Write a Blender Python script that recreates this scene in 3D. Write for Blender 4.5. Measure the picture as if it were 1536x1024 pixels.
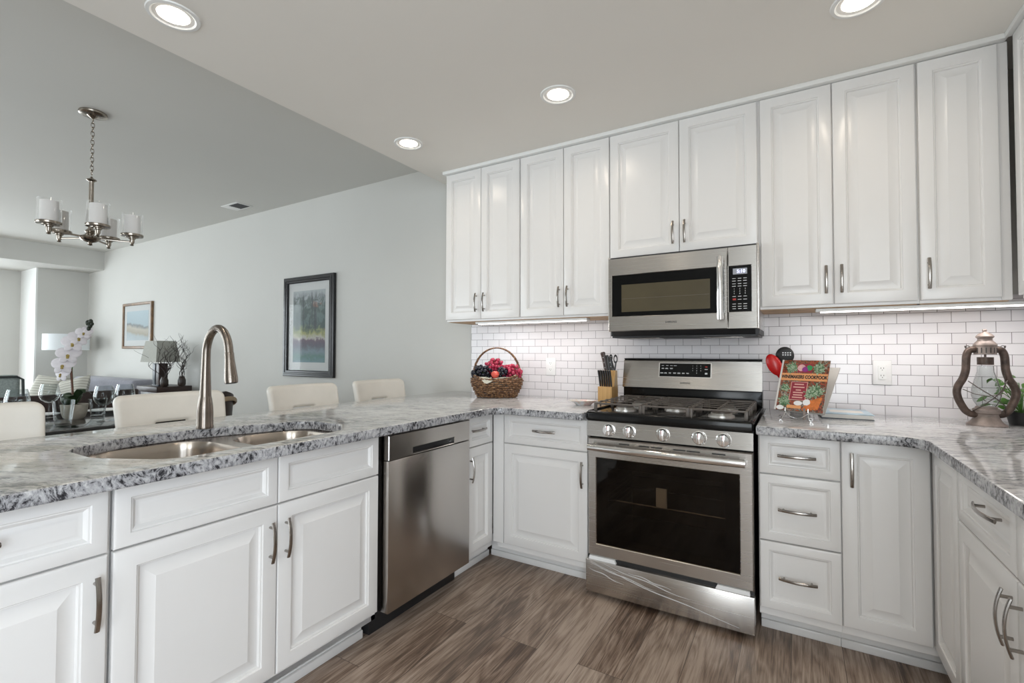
import bpy, bmesh, math, random
from mathutils import Matrix, Vector, Euler
PI = math.pi
rad = math.radians
S = bpy.context.scene
COL = S.collection
for o in list(bpy.data.objects):
    bpy.data.objects.remove(o)

# ------------------------------------------------------------------ camera
cam_d = bpy.data.cameras.new('camera')
cam_d.sensor_fit = 'HORIZONTAL'
cam_d.sensor_width = 36.0
cam_d.lens = 711.47 / 1536 * 36.0
cam_d.clip_start = 0.02
cam = bpy.data.objects.new('camera', cam_d)
COL.objects.link(cam)
_r = Vector((0.85767858, 0.51418202, 0.00207707))
_u = Vector((0.01036791, -0.02133257, 0.99971867))
_f = Vector((-0.51408167, 0.85741575, 0.02362748))
cam.matrix_world = Matrix(((_r.x, _u.x, -_f.x, 0.91953), (_r.y, _u.y, -_f.y, -2.95702),
                           (_r.z, _u.z, -_f.z, 1.20662), (0, 0, 0, 1)))
S.camera = cam
S.view_settings.view_transform = 'Standard'
S.view_settings.look = 'None'
S.view_settings.gamma = 1.0
S.view_settings.use_curve_mapping = False
S.view_settings.exposure = 0.0

# ------------------------------------------------------------------ world + daylight
W = bpy.data.worlds.new('world'); S.world = W; W.use_nodes = True
wn = W.node_tree.nodes; wl = W.node_tree.links
wn['Background'].inputs['Color'].default_value = (0.78, 0.88, 1.0, 1)
wn['Background'].inputs['Strength'].default_value = 1.6

def area(name, loc, rot, sx, sy, power, color):
    l = bpy.data.lights.new(name, 'AREA'); l.shape = 'RECTANGLE'
    l.size = sx; l.size_y = sy; l.energy = power; l.color = color
    o = bpy.data.objects.new(name, l); COL.objects.link(o)
    o.location = loc; o.rotation_euler = rot
    return o
DAY = (0.93, 0.965, 1.0)
# daylight through the windows (each just outside its glass; the kitchen front one added)
area('daylight', (-9.42, -2.75, 1.3), (0, -PI/2, 0), 2.2, 3.2, 170, DAY)
area('daylight', (-5.3, -5.62, 1.35), (PI/2, 0, 0), 3.4, 2.1, 115, DAY)
area('daylight', (1.30, -5.62, 1.3), (PI/2, 0, 0), 1.15, 2.2, 54, (0.98, 0.98, 1.0))  # added fill light for the kitchen; its front window is unseen and made up
area('daylight', (2.12, -4.3, 1.3), (0, PI/2, 0), 2.2, 1.6, 92, (0.82, 0.89, 1.0))

# ------------------------------------------------------------------ materials
def mat(name):
    m = bpy.data.materials.new(name); m.use_nodes = True
    nt = m.node_tree
    return m, nt, nt.nodes['Principled BSDF']
def N(nt, t, **kw):
    n = nt.nodes.new(t)
    for k, v in kw.items():
        if hasattr(n, k) and k not in n.inputs: setattr(n, k, v)
        else: n.inputs[k].default_value = v
    return n
def ramp(nt, fac, stops):
    r = nt.nodes.new('ShaderNodeValToRGB')
    e = r.color_ramp.elements
    while len(e) > 1: e.remove(e[-1])
    e[0].position = stops[0][0]; e[0].color = (*stops[0][1], 1)
    for p, c in stops[1:]:
        x = e.new(p); x.color = (*c, 1)
    nt.links.new(fac, r.inputs[0])
    return r.outputs[0]
def coords(nt, scale=(1, 1, 1), rot=(0, 0, 0), loc=(0, 0, 0), out='Object'):
    tc = nt.nodes.new('ShaderNodeTexCoord'); mp = nt.nodes.new('ShaderNodeMapping')
    mp.inputs['Scale'].default_value = scale; mp.inputs['Rotation'].default_value = rot; mp.inputs['Location'].default_value = loc
    nt.links.new(tc.outputs[out], mp.inputs[0])
    return mp.outputs[0]
def noise(nt, vec, scale, detail=3.0, rough=0.55, dist=0.0):
    n = nt.nodes.new('ShaderNodeTexNoise')
    n.inputs['Scale'].default_value = scale; n.inputs['Detail'].default_value = detail
    n.inputs['Roughness'].default_value = rough; n.inputs['Distortion'].default_value = dist
    nt.links.new(vec, n.inputs['Vector'])
    return n.outputs['Fac']
def mixc(nt, fac, a, b, mode='MIX'):
    n = nt.nodes.new('ShaderNodeMix'); n.data_type = 'RGBA'; n.blend_type = mode
    for s, v in ((n.inputs[0], fac), (n.inputs[6], a), (n.inputs[7], b)):
        if isinstance(v, (int, float)): s.default_value = v
        elif isinstance(v, tuple): s.default_value = (*v, 1)
        else: nt.links.new(v, s)
    return n.outputs[2]
def math_n(nt, op, a, b=0.0):
    n = nt.nodes.new('ShaderNodeMath'); n.operation = op
    for s, v in ((n.inputs[0], a), (n.inputs[1], b)):
        if isinstance(v, (int, float)): s.default_value = v
        else: nt.links.new(v, s)
    return n.outputs[0]
def bump(nt, bs, h, strength=0.2, dist=0.01):
    b = nt.nodes.new('ShaderNodeBump'); b.inputs['Strength'].default_value = strength; b.inputs['Distance'].default_value = dist
    nt.links.new(h, b.inputs['Height']); nt.links.new(b.outputs[0], bs.inputs['Normal'])
def plain(name, col, rough=0.5, metal=0.0, spec=0.5, var=0.0, vscale=6.0, bmp=0.0, bscale=150.0, coat=0.0, sheen=0.0):
    m, nt, bs = mat(name)
    bs.inputs['Roughness'].default_value = rough; bs.inputs['Metallic'].default_value = metal
    bs.inputs['Specular IOR Level'].default_value = spec
    bs.inputs['Coat Weight'].default_value = coat; bs.inputs['Coat Roughness'].default_value = 0.08
    bs.inputs['Sheen Weight'].default_value = sheen
    v = coords(nt)
    f = noise(nt, v, vscale, 4)
    lo = tuple(max(0, c * (1 - var)) for c in col); hi = tuple(min(1, c * (1 + var)) for c in col)
    c = ramp(nt, f, [(0.3, lo), (0.7, hi)])
    nt.links.new(c, bs.inputs['Base Color'])
    if bmp: bump(nt, bs, noise(nt, v, bscale, 2), bmp, 0.002)
    return m
def emit(name, col, strength):
    m, nt, bs = mat(name)
    bs.inputs['Base Color'].default_value = (*col, 1)
    bs.inputs['Emission Color'].default_value = (*col, 1); bs.inputs['Emission Strength'].default_value = strength
    return m
def glass(name, tint=(0.97, 0.985, 0.98), refl=0.9, rough=0.0, base=0.04, face=0.45):
    """thin clear glass: see-through with a fresnel reflection"""
    m, nt, bs = mat(name); nt.nodes.remove(bs)
    tr = nt.nodes.new('ShaderNodeBsdfTransparent'); tr.inputs[0].default_value = (*tint, 1)
    gl = nt.nodes.new('ShaderNodeBsdfGlossy'); gl.inputs['Roughness'].default_value = rough
    gl.inputs['Color'].default_value = (refl, refl, refl, 1)
    lw = nt.nodes.new('ShaderNodeLayerWeight'); lw.inputs[0].default_value = 0.5
    f = math_n(nt, 'ADD', math_n(nt, 'MULTIPLY', math_n(nt, 'POWER', lw.outputs['Facing'], 2.5), face), base)
    mx = nt.nodes.new('ShaderNodeMixShader')
    nt.links.new(f, mx.inputs[0]); nt.links.new(tr.outputs[0], mx.inputs[1]); nt.links.new(gl.outputs[0], mx.inputs[2])
    nt.links.new(mx.outputs[0], nt.nodes['Material Output'].inputs[0])
    return m
def steel(name, col=(0.60, 0.585, 0.565), rough=0.3, brush='x', streak=0.0):
    m, nt, bs = mat(name)
    bs.inputs['Metallic'].default_value = 1.0
    sc = {'x': (1.5, 260, 260), 'z': (260, 260, 1.5), 'y': (260, 1.5, 260)}[brush]
    v = coords(nt, sc)
    f = noise(nt, v, 1.0, 2)
    c = ramp(nt, f, [(0.3, tuple(x * 0.98 for x in col)), (0.7, tuple(min(1, x * 1.02) for x in col))])
    r = math_n(nt, 'ADD', math_n(nt, 'MULTIPLY', f, 0.03), rough - 0.015)
    if streak:
        s = noise(nt, coords(nt, (3.5, 3.5, 3.5)), 1.0, 4, 0.6, 0.8)
        r = math_n(nt, 'ADD', r, math_n(nt, 'MULTIPLY', math_n(nt, 'SUBTRACT', s, 0.5), streak))
    nt.links.new(c, bs.inputs['Base Color']); nt.links.new(r, bs.inputs['Roughness'])
    tg = nt.nodes.new('ShaderNodeTangent'); tg.direction_type = 'RADIAL'; tg.axis = 'Z'
    bs.inputs['Anisotropic'].default_value = 0.8; bs.inputs['Anisotropic Rotation'].default_value = 0.25
    nt.links.new(tg.outputs[0], bs.inputs['Tangent'])
    return m

M = {}
M['white'] = plain('painted white cabinet', (0.80, 0.785, 0.768), 0.26, var=0.015, vscale=2)
M['wall'] = plain('pale grey green wall paint', (0.605, 0.598, 0.566), 0.75, var=0.015, vscale=1.5, bmp=0.05, bscale=220)
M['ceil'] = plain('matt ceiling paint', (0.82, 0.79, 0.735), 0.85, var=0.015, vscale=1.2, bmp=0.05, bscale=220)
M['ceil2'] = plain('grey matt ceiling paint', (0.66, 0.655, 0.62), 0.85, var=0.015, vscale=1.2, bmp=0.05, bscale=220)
M['trimwhite'] = plain('white trim paint', (0.83, 0.83, 0.81), 0.4, var=0.01)
M['rawwood'] = plain('raw light wood underside', (0.50, 0.33, 0.19), 0.6, var=0.15, vscale=14)
M['nickel'] = plain('brushed nickel', (0.36, 0.335, 0.31), 0.22, 1.0, var=0.06, vscale=40)
M['chrome'] = plain('polished chrome', (0.78, 0.77, 0.76), 0.1, 1.0, var=0.03)
M['faucet'] = steel('brushed faucet steel', (0.25, 0.215, 0.185), 0.27, 'z')
M['steel'] = steel('brushed stainless steel', (0.56, 0.54, 0.515), 0.27, 'x')
M['steel_y'] = steel('brushed stainless dishwasher steel', (0.52, 0.49, 0.46), 0.24, 'y', 0.05)
M['sinksteel'] = steel('satin sink steel', (0.52, 0.46, 0.40), 0.25, 'y')
M['blackglass'] = plain('black appliance glass', (0.004, 0.004, 0.004), 0.06, spec=0.22, var=0.0)
M['blackenamel'] = plain('gloss black enamel', (0.006, 0.006, 0.006), 0.15, spec=0.28, var=0.1)
M['blackplastic'] = plain('matt black plastic', (0.015, 0.015, 0.016), 0.45, var=0.1)
M['iron'] = plain('cast iron', (0.11, 0.092, 0.078), 0.38, spec=0.5, var=0.25, vscale=60, bmp=0.3, bscale=300)
M['burner'] = plain('pale burner metal', (0.60, 0.58, 0.55), 0.35, 0.8, var=0.1)
M['mark'] = plain('white print', (0.75, 0.75, 0.75), 0.5)
M['redmark'] = plain('red print', (0.45, 0.03, 0.02), 0.5)
M['darkmark'] = plain('dark print', (0.06, 0.055, 0.05), 0.5)
M['display'] = emit('lcd display', (0.20, 0.21, 0.23), 0.6)
M['digits'] = emit('lit digits', (0.62, 0.66, 1.0), 1.6)
M['led'] = emit('under cabinet led', (1.0, 0.96, 0.92), 5.0)
M['bulb'] = emit('recessed lamp lens', (1.0, 0.93, 0.82), 14.0)
M['lampin'] = plain('white lamp reflector', (0.88, 0.86, 0.82), 0.4)
M['ovenglass'] = glass('tinted oven glass', (0.55, 0.50, 0.44), 0.9, 0.0, 0.02, 0.16)
M['cavity'] = plain('dark oven enamel', (0.02, 0.018, 0.015), 0.4, var=0.2)
M['mwscreen'] = plain('brown tinted microwave screen', (0.085, 0.070, 0.040), 0.12, spec=0.5, var=0.08)
M['leather'] = plain('cream leather', (0.78, 0.74, 0.67), 0.38, var=0.05, vscale=5, bmp=0.08, bscale=260)
M['legdark'] = plain('dark stained wood', (0.028, 0.018, 0.013), 0.35, var=0.3, vscale=18)
M['tabletop'] = plain('black polished table top', (0.012, 0.012, 0.013), 0.12, spec=0.6, var=0.2)
M['darkleather'] = plain('dark brown leather', (0.030, 0.014, 0.011), 0.4, var=0.3, vscale=12)
M['clear'] = glass('clear drinking glass', (0.93, 0.945, 0.945), 0.75, 0.05, 0.012, 0.95)
M['lampglass'] = glass('clear chandelier glass', (0.985, 0.985, 0.985), 1.0, 0.0, 0.04, 0.9)
M['frosted'] = plain('frosted inner shade', (0.90, 0.87, 0.84), 0.5, spec=0.4)
M['bronze'] = plain('antique nickel', (0.33, 0.29, 0.245), 0.22, 1.0, var=0.12, vscale=30)
M['plate'] = plain('white glazed china', (0.84, 0.83, 0.82), 0.18, var=0.02)
M['bamboo'] = None
M['rivet'] = plain('bright rivet', (0.8, 0.8, 0.8), 0.25, 1.0)
M['handleblack'] = plain('black knife handle', (0.018, 0.015, 0.014), 0.32, var=0.3, vscale=40)
M['handlebrown'] = plain('dark brown knife handle', (0.045, 0.02, 0.014), 0.35, var=0.3, vscale=40)
M['grapered'] = plain('rose red grape', (0.42, 0.03, 0.075), 0.22, var=0.35, vscale=30)
M['grapeblack'] = plain('blue black grape', (0.012, 0.013, 0.022), 0.2, var=0.4, vscale=30)
M['peach'] = plain('blushed peach', (0.66, 0.10, 0.07), 0.4, var=0.35, vscale=25)
M['linen'] = plain('pale linen cloth', (0.62, 0.60, 0.50), 0.8, var=0.05)
M['red'] = plain('red silicone', (0.55, 0.012, 0.012), 0.25, var=0.1)
M['crock'] = plain('grey stoneware', (0.42, 0.41, 0.40), 0.4, var=0.1)
M['paper'] = plain('page edges', (0.72, 0.70, 0.66), 0.7, var=0.05)
M['coverback'] = plain('grey back cover', (0.40, 0.38, 0.35), 0.45, var=0.05)
M['bookblue'] = plain('pale blue book cover', (0.40, 0.52, 0.60), 0.35, var=0.25, vscale=25)
M['darkblue'] = plain('dark cover edge', (0.05, 0.07, 0.09), 0.4)
M['orange'] = plain('orange title band', (0.75, 0.33, 0.13), 0.4, var=0.03)
M['maroon'] = plain('maroon cover panel', (0.28, 0.02, 0.04), 0.4, var=0.05)
M['rose'] = plain('pale rose print', (0.72, 0.42, 0.36), 0.5)
M['leaf'] = plain('glossy green leaf', (0.075, 0.19, 0.03), 0.35, var=0.55, vscale=25)
M['darkleaf'] = plain('dark orchid leaf', (0.02, 0.045, 0.015), 0.35, var=0.4)
M['petal'] = plain('white orchid petal', (0.72, 0.68, 0.70), 0.5, var=0.06, vscale=40)
M['lip'] = plain('yellow orchid lip', (0.34, 0.25, 0.06), 0.5, var=0.3, vscale=60)
M['bud'] = plain('dark orchid bud', (0.02, 0.03, 0.015), 0.4, var=0.4)
M['stake'] = plain('brown stake', (0.12, 0.045, 0.02), 0.5, var=0.4, vscale=60)
M['stemgreen'] = plain('green stem', (0.08, 0.16, 0.03), 0.5, var=0.3)
M['cement'] = plain('beige cement pot', (0.48, 0.43, 0.36), 0.7, var=0.12, vscale=30)
M['soil'] = plain('dark moss', (0.02, 0.018, 0.012), 0.9, var=0.4, vscale=60)
M['sofa'] = plain('grey violet sofa fabric', (0.27, 0.27, 0.31), 0.9, var=0.1, vscale=30, bmp=0.2, bscale=400, sheen=0.2)
M['greenfab'] = plain('grey green woven fabric', (0.33, 0.37, 0.355), 0.9, var=0.22, vscale=55, bmp=0.3, bscale=300)
M['greenfab_dark'] = plain('dark piping', (0.03, 0.035, 0.035), 0.6)
M['shadewhite'] = plain('white drum shade', (0.80, 0.83, 0.85), 0.8)
M['shadegrey'] = plain('grey linen shade', (0.40, 0.40, 0.36), 0.85, var=0.05, vscale=60)
M['slate'] = plain('blue black slate', (0.035, 0.045, 0.055), 0.4, var=0.3, vscale=20)
M['twig'] = plain('dark twig', (0.035, 0.025, 0.022), 0.7, var=0.3, vscale=40)
M['tan'] = plain('tan jar glaze', (0.36, 0.27, 0.17), 0.5, var=0.2)
M['artframe_black'] = plain('black frame lacquer', (0.012, 0.012, 0.014), 0.22, var=0.2)
M['artframe_wood'] = plain('walnut gilt frame', (0.20, 0.115, 0.055), 0.35, var=0.35, vscale=18)
M['mat'] = plain('off white picture mat', (0.62, 0.63, 0.62), 0.8)
M['ventdark'] = plain('vent shadow gap', (0.08, 0.08, 0.08), 0.8)
M['film'] = plain('clear plastic film crease', (0.62, 0.61, 0.60), 0.25, spec=0.7)
M['foam'] = plain('white foam', (0.82, 0.82, 0.82), 0.8)
M['patina'] = plain('weathered brown metal', (0.088, 0.060, 0.047), 0.42, 0.35, var=0.6, vscale=28, bmp=0.25, bscale=90)
M['patina_light'] = plain('weathered pinkish grey metal', (0.27, 0.22, 0.195), 0.5, 0.3, var=0.35, vscale=25, bmp=0.25, bscale=90)
M['wire'] = plain('dark wire', (0.10, 0.085, 0.075), 0.4, 0.8)
M['windowglass'] = glass('window glass', (0.95, 0.97, 0.97), 1.0, 0.0, 0.04)
M['picglass'] = glass('picture glass', (0.97, 0.97, 0.97), 1.0, 0.0, 0.006, 0.05)

def mk_bamboo():
    m, nt, bs = mat('bamboo block')
    f = noise(nt, coords(nt, (90, 90, 4)), 1.0, 3)
    c = ramp(nt, f, [(0.25, (0.46, 0.25, 0.085)), (0.5, (0.60, 0.36, 0.14)), (0.8, (0.70, 0.46, 0.21))])
    nt.links.new(c, bs.inputs['Base Color']); bs.inputs['Roughness'].default_value = 0.4
    return m
M['bamboo'] = mk_bamboo()

def mk_wicker():
    m, nt, bs = mat('brown wicker')
    f = noise(nt, coords(nt), 90, 3)
    c = ramp(nt, f, [(0.3, (0.026, 0.012, 0.008)), (0.47, (0.13, 0.060, 0.028)), (0.6, (0.32, 0.165, 0.07)), (0.75, (0.46, 0.33, 0.22))])
    nt.links.new(c, bs.inputs['Base Color']); bs.inputs['Roughness'].default_value = 0.5
    return m
M['wicker'] = mk_wicker()

def mk_tile():
    m, nt, bs = mat('white subway tile')
    tc = nt.nodes.new('ShaderNodeTexCoord')
    sep = nt.nodes.new('ShaderNodeSeparateXYZ'); nt.links.new(tc.outputs['Object'], sep.inputs[0])
    cmb = nt.nodes.new('ShaderNodeCombineXYZ')
    nt.links.new(math_n(nt, 'ADD', math_n(nt, 'ADD', sep.outputs[0], sep.outputs[1]), 4.017), cmb.inputs[0])
    nt.links.new(math_n(nt, 'ADD', sep.outputs[2], 0.048 + 0.05 * 2), cmb.inputs[1])
    br = nt.nodes.new('ShaderNodeTexBrick')
    br.inputs['Scale'].default_value = 1.0; br.inputs['Brick Width'].default_value = 0.1; br.inputs['Row Height'].default_value = 0.05
    br.inputs['Mortar Size'].default_value = 0.0011; br.inputs['Mortar Smooth'].default_value = 0.25
    br.inputs['Bias'].default_value = 0.0
    br.inputs['Color1'].default_value = (0.78, 0.755, 0.765, 1); br.inputs['Color2'].default_value = (0.75, 0.72, 0.73, 1)
    br.inputs['Mortar'].default_value = (0.13, 0.115, 0.115, 1)
    nt.links.new(cmb.outputs[0], br.inputs['Vector'])
    nt.links.new(br.outputs['Color'], bs.inputs['Base Color'])
    nt.links.new(math_n(nt, 'ADD', math_n(nt, 'MULTIPLY', br.outputs['Fac'], 0.6), 0.16), bs.inputs['Roughness'])
    h = math_n(nt, 'ADD', math_n(nt, 'SUBTRACT', 1.0, br.outputs['Fac']), math_n(nt, 'MULTIPLY', noise(nt, tc.outputs['Object'], 14, 1), 0.6))
    bump(nt, bs, h, 0.25, 0.0015)
    return m
M['tile'] = mk_tile()

def mk_granite(name, edge=False):
    m, nt, bs = mat(name)
    v = coords(nt, (1, 1, 1), (0, 0, rad(-26)))
    warp = noise(nt, v, 3.0, 4, 0.6)
    cm = nt.nodes.new('ShaderNodeCombineXYZ'); nt.links.new(warp, cm.inputs[0]); nt.links.new(warp, cm.inputs[1])
    addv = nt.nodes.new('ShaderNodeVectorMath'); addv.operation = 'MULTIPLY_ADD'; addv.inputs[1].default_value = (0.08, 0.13, 0)
    nt.links.new(cm.outputs[0], addv.inputs[0]); nt.links.new(v, addv.inputs[2])
    def mapped(sc, rot=(0, 0, 0)):
        mp = nt.nodes.new('ShaderNodeMapping'); mp.inputs['Scale'].default_value = sc; mp.inputs['Rotation'].default_value = rot
        nt.links.new(addv.outputs[0], mp.inputs[0]); return mp.outputs[0]
    if not edge:
        flow = noise(nt, mapped((10, 44, 44)), 1.0, 8, 0.7, 0.25)
        grain = noise(nt, mapped((55, 130, 100)), 1.0, 5, 0.7)
        big = noise(nt, mapped((1.2, 2.6, 2)), 1.0, 4, 0.6)
        t = math_n(nt, 'ADD', math_n(nt, 'MULTIPLY', flow, 0.55), math_n(nt, 'ADD', math_n(nt, 'MULTIPLY', grain, 0.36), math_n(nt, 'MULTIPLY', big, 0.22)))
        col = ramp(nt, t, [(0.40, (0.05, 0.054, 0.064)), (0.46, (0.185, 0.194, 0.212)), (0.515, (0.39, 0.398, 0.412)), (0.57, (0.61, 0.612, 0.618)), (0.65, (0.76, 0.762, 0.765))])
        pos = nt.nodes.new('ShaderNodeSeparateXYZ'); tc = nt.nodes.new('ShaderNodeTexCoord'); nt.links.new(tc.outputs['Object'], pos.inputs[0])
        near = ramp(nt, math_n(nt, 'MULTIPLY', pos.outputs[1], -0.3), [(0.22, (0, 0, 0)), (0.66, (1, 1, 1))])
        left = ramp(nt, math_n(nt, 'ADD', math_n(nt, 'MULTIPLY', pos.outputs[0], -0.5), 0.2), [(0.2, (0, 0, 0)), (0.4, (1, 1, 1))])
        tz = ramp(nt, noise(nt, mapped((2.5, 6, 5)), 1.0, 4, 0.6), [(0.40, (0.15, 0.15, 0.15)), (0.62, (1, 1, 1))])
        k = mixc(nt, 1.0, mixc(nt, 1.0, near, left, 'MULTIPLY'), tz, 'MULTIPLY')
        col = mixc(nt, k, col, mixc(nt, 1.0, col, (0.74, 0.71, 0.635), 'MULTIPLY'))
    else:
        fl = noise(nt, mapped((100, 100, 60), (rad(20), rad(35), rad(30))), 1.0, 6, 0.7, 0.3)
        big = noise(nt, mapped((14, 14, 9)), 1.0, 3, 0.6)
        t = math_n(nt, 'ADD', math_n(nt, 'MULTIPLY', fl, 0.72), math_n(nt, 'MULTIPLY', big, 0.32))
        col = ramp(nt, t, [(0.405, (0.018, 0.018, 0.022)), (0.45, (0.055, 0.055, 0.062)), (0.49, (0.25, 0.25, 0.262)), (0.56, (0.41, 0.41, 0.425)), (0.66, (0.58, 0.575, 0.58))])
    nt.links.new(col, bs.inputs['Base Color'])
    bs.inputs['Roughness'].default_value = 0.09 if not edge else 0.25
    bs.inputs['Specular IOR Level'].default_value = 0.55
    return m
M['granite'] = mk_granite('polished grey granite')
M['granite_edge'] = mk_granite('granite edge', True)

def mk_floor():
    m, nt, bs = mat('weathered oak planks')
    tc = nt.nodes.new('ShaderNodeTexCoord')
    sep = nt.nodes.new('ShaderNodeSeparateXYZ'); nt.links.new(tc.outputs['Object'], sep.inputs[0])
    cmb = nt.nodes.new('ShaderNodeCombineXYZ'); nt.links.new(sep.outputs[1], cmb.inputs[0]); nt.links.new(sep.outputs[0], cmb.inputs[1])
    br = nt.nodes.new('ShaderNodeTexBrick'); br.offset = 0.37
    br.inputs['Scale'].default_value = 1.0; br.inputs['Brick Width'].default_value = 1.22; br.inputs['Row Height'].default_value = 0.178
    br.inputs['Mortar Size'].default_value = 0.0009; br.inputs['Mortar Smooth'].default_value = 0.1; br.inputs['Bias'].default_value = 0.0
    br.inputs['Color1'].default_value = (0, 0, 0, 1); br.inputs['Color2'].default_value = (1, 1, 1, 1)
    br.inputs['Mortar'].default_value = (0.5, 0.5, 0.5, 1)
    nt.links.new(cmb.outputs[0], br.inputs['Vector'])
    pid = br.outputs['Color']
    off = nt.nodes.new('ShaderNodeVectorMath'); off.operation = 'MULTIPLY_ADD'; off.inputs[1].default_value = (7.3, 3.1, 5.7)
    nt.links.new(pid, off.inputs[0]); nt.links.new(tc.outputs['Object'], off.inputs[2])
    mp = nt.nodes.new('ShaderNodeMapping'); mp.inputs['Scale'].default_value = (9, 1.3, 1); nt.links.new(off.outputs[0], mp.inputs[0])
    rings = noise(nt, mp.outputs[0], 1.0, 2, 0.5, 0.6)
    g = math_n(nt, 'FRACT', math_n(nt, 'MULTIPLY', rings, 9.0))
    g = math_n(nt, 'ABSOLUTE', math_n(nt, 'SUBTRACT', g, 0.5))
    mp2 = nt.nodes.new('ShaderNodeMapping'); mp2.inputs['Scale'].default_value = (150, 5, 1); nt.links.new(off.outputs[0], mp2.inputs[0])
    fine = noise(nt, mp2.outputs[0], 1.0, 6, 0.7, 0.3)
    broad = noise(nt, mp.outputs[0], 0.55, 4, 0.6)
    t = math_n(nt, 'ADD', math_n(nt, 'MULTIPLY', broad, 0.62), math_n(nt, 'ADD', math_n(nt, 'MULTIPLY', g, 0.17), math_n(nt, 'MULTIPLY', fine, 0.50)))
    c = ramp(nt, t, [(0.47, (0.058, 0.032, 0.020)), (0.55, (0.180, 0.115, 0.078)), (0.61, (0.33, 0.238, 0.178)), (0.71, (0.55, 0.43, 0.345))])
    c = mixc(nt, 0.28, c, mixc(nt, pid, (0.075, 0.045, 0.032), (0.34, 0.285, 0.24)))
    c = mixc(nt, br.outputs['Fac'], c, (0.05, 0.035, 0.028))
    nt.links.new(c, bs.inputs['Base Color'])
    nt.links.new(math_n(nt, 'ADD', math_n(nt, 'MULTIPLY', fine, 0.25), 0.30), bs.inputs['Roughness'])
    bump(nt, bs, math_n(nt, 'SUBTRACT', t, math_n(nt, 'MULTIPLY', br.outputs['Fac'], 1.0)), 0.22, 0.003)
    return m
M['floor'] = mk_floor()

def mk_patch(name, cols, scale, dist=1.0, detail=5):
    m, nt, bs = mat(name)
    v = coords(nt)
    f = noise(nt, v, scale, detail, 0.65, dist)
    st = [(0.28 + 0.44 * i / (len(cols) - 1), c) for i, c in enumerate(cols)]
    c = ramp(nt, f, st)
    f2 = noise(nt, v, scale * 3.1, 3, 0.6, 0.5)
    c = mixc(nt, ramp(nt, f2, [(0.5, (0, 0, 0)), (0.62, (0.8, 0.8, 0.8))]), c, cols[0])
    nt.links.new(c, bs.inputs['Base Color']); bs.inputs['Roughness'].default_value = 0.3
    return m
M['cover'] = mk_patch('vegetable photo cover', [(0.02, 0.022, 0.018), (0.04, 0.07, 0.04), (0.26, 0.035, 0.03), (0.42, 0.10, 0.035), (0.03, 0.05, 0.03), (0.50, 0.40, 0.32), (0.12, 0.02, 0.03), (0.05, 0.08, 0.05)], 34, 1.2)
M['carrot'] = plain('carrot print', (0.62, 0.17, 0.035), 0.4, var=0.25, vscale=60)
M['greens'] = mk_patch('leafy print', [(0.02, 0.05, 0.025), (0.08, 0.20, 0.08), (0.45, 0.55, 0.40), (0.05, 0.12, 0.06)], 70, 1.5)
M['purple'] = plain('purple print', (0.25, 0.02, 0.20), 0.4)
M['greenp'] = plain('green print', (0.03, 0.28, 0.09), 0.4)
M['pinkp'] = plain('pink print', (0.70, 0.40, 0.40), 0.4, var=0.2, vscale=80)

def mk_treeart():
    m, nt, bs = mat('park painting')
    tc = nt.nodes.new('ShaderNodeTexCoord'); sep = nt.nodes.new('ShaderNodeSeparateXYZ'); nt.links.new(tc.outputs['Object'], sep.inputs[0])
    z = sep.outputs[2]; x = sep.outputs[0]
    n1 = noise(nt, tc.outputs['Object'], 14, 5, 0.65, 0.6); n2 = noise(nt, coords(nt, (60, 60, 9)), 1.0, 3)
    zz = math_n(nt, 'ADD', z, math_n(nt, 'MULTIPLY', math_n(nt, 'SUBTRACT', n1, 0.5), 0.14))
    zn = math_n(nt, 'ADD', math_n(nt, 'MULTIPLY', zz, 1.35), 0.5)      # about 0..1 over the sheet
    c = ramp(nt, zn, [(0.02, (0.16, 0.26, 0.29)), (0.10, (0.10, 0.20, 0.18)), (0.17, (0.17, 0.23, 0.26)), (0.24, (0.10, 0.10, 0.13)), (0.31, (0.13, 0.09, 0.12)),
                      (0.34, (0.42, 0.40, 0.36)), (0.40, (0.33, 0.34, 0.13)), (0.46, (0.20, 0.24, 0.12)), (0.52, (0.10, 0.15, 0.15)), (0.72, (0.14, 0.19, 0.18)), (0.85, (0.34, 0.37, 0.38)), (1.0, (0.42, 0.45, 0.46))])
    fol = ramp(nt, math_n(nt, 'ADD', n1, math_n(nt, 'MULTIPLY', n2, 0.15)), [(0.52, (0, 0, 0)), (0.60, (1, 1, 1))])
    up = ramp(nt, zn, [(0.36, (0, 0, 0)), (0.5, (0.9, 0.9, 0.9)), (0.88, (0.8, 0.8, 0.8)), (0.97, (0, 0, 0))])
    c = mixc(nt, mixc(nt, 1.0, fol, up, 'MULTIPLY'), c, (0.055, 0.085, 0.075))
    red = ramp(nt, noise(nt, coords(nt, loc=(2.3, 1, 0.7)), 8, 4, 0.6), [(0.60, (0, 0, 0)), (0.68, (0.7, 0.7, 0.7))])
    right = ramp(nt, x, [(0.02, (0, 0, 0)), (0.10, (1, 1, 1))])
    c = mixc(nt, mixc(nt, 1.0, mixc(nt, 1.0, red, right, 'MULTIPLY'), up, 'MULTIPLY'), c, (0.42, 0.16, 0.10))
    trunk = ramp(nt, noise(nt, coords(nt, (30, 30, 1.3)), 1.0, 2, 0.5, 0.5), [(0.60, (0, 0, 0)), (0.64, (0.8, 0.8, 0.8))])
    c = mixc(nt, mixc(nt, 1.0, trunk, up, 'MULTIPLY'), c, (0.05, 0.055, 0.06))
    nt.links.new(c, bs.inputs['Base Color']); bs.inputs['Roughness'].default_value = 0.6
    return m
M['treeart'] = mk_treeart()
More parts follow.
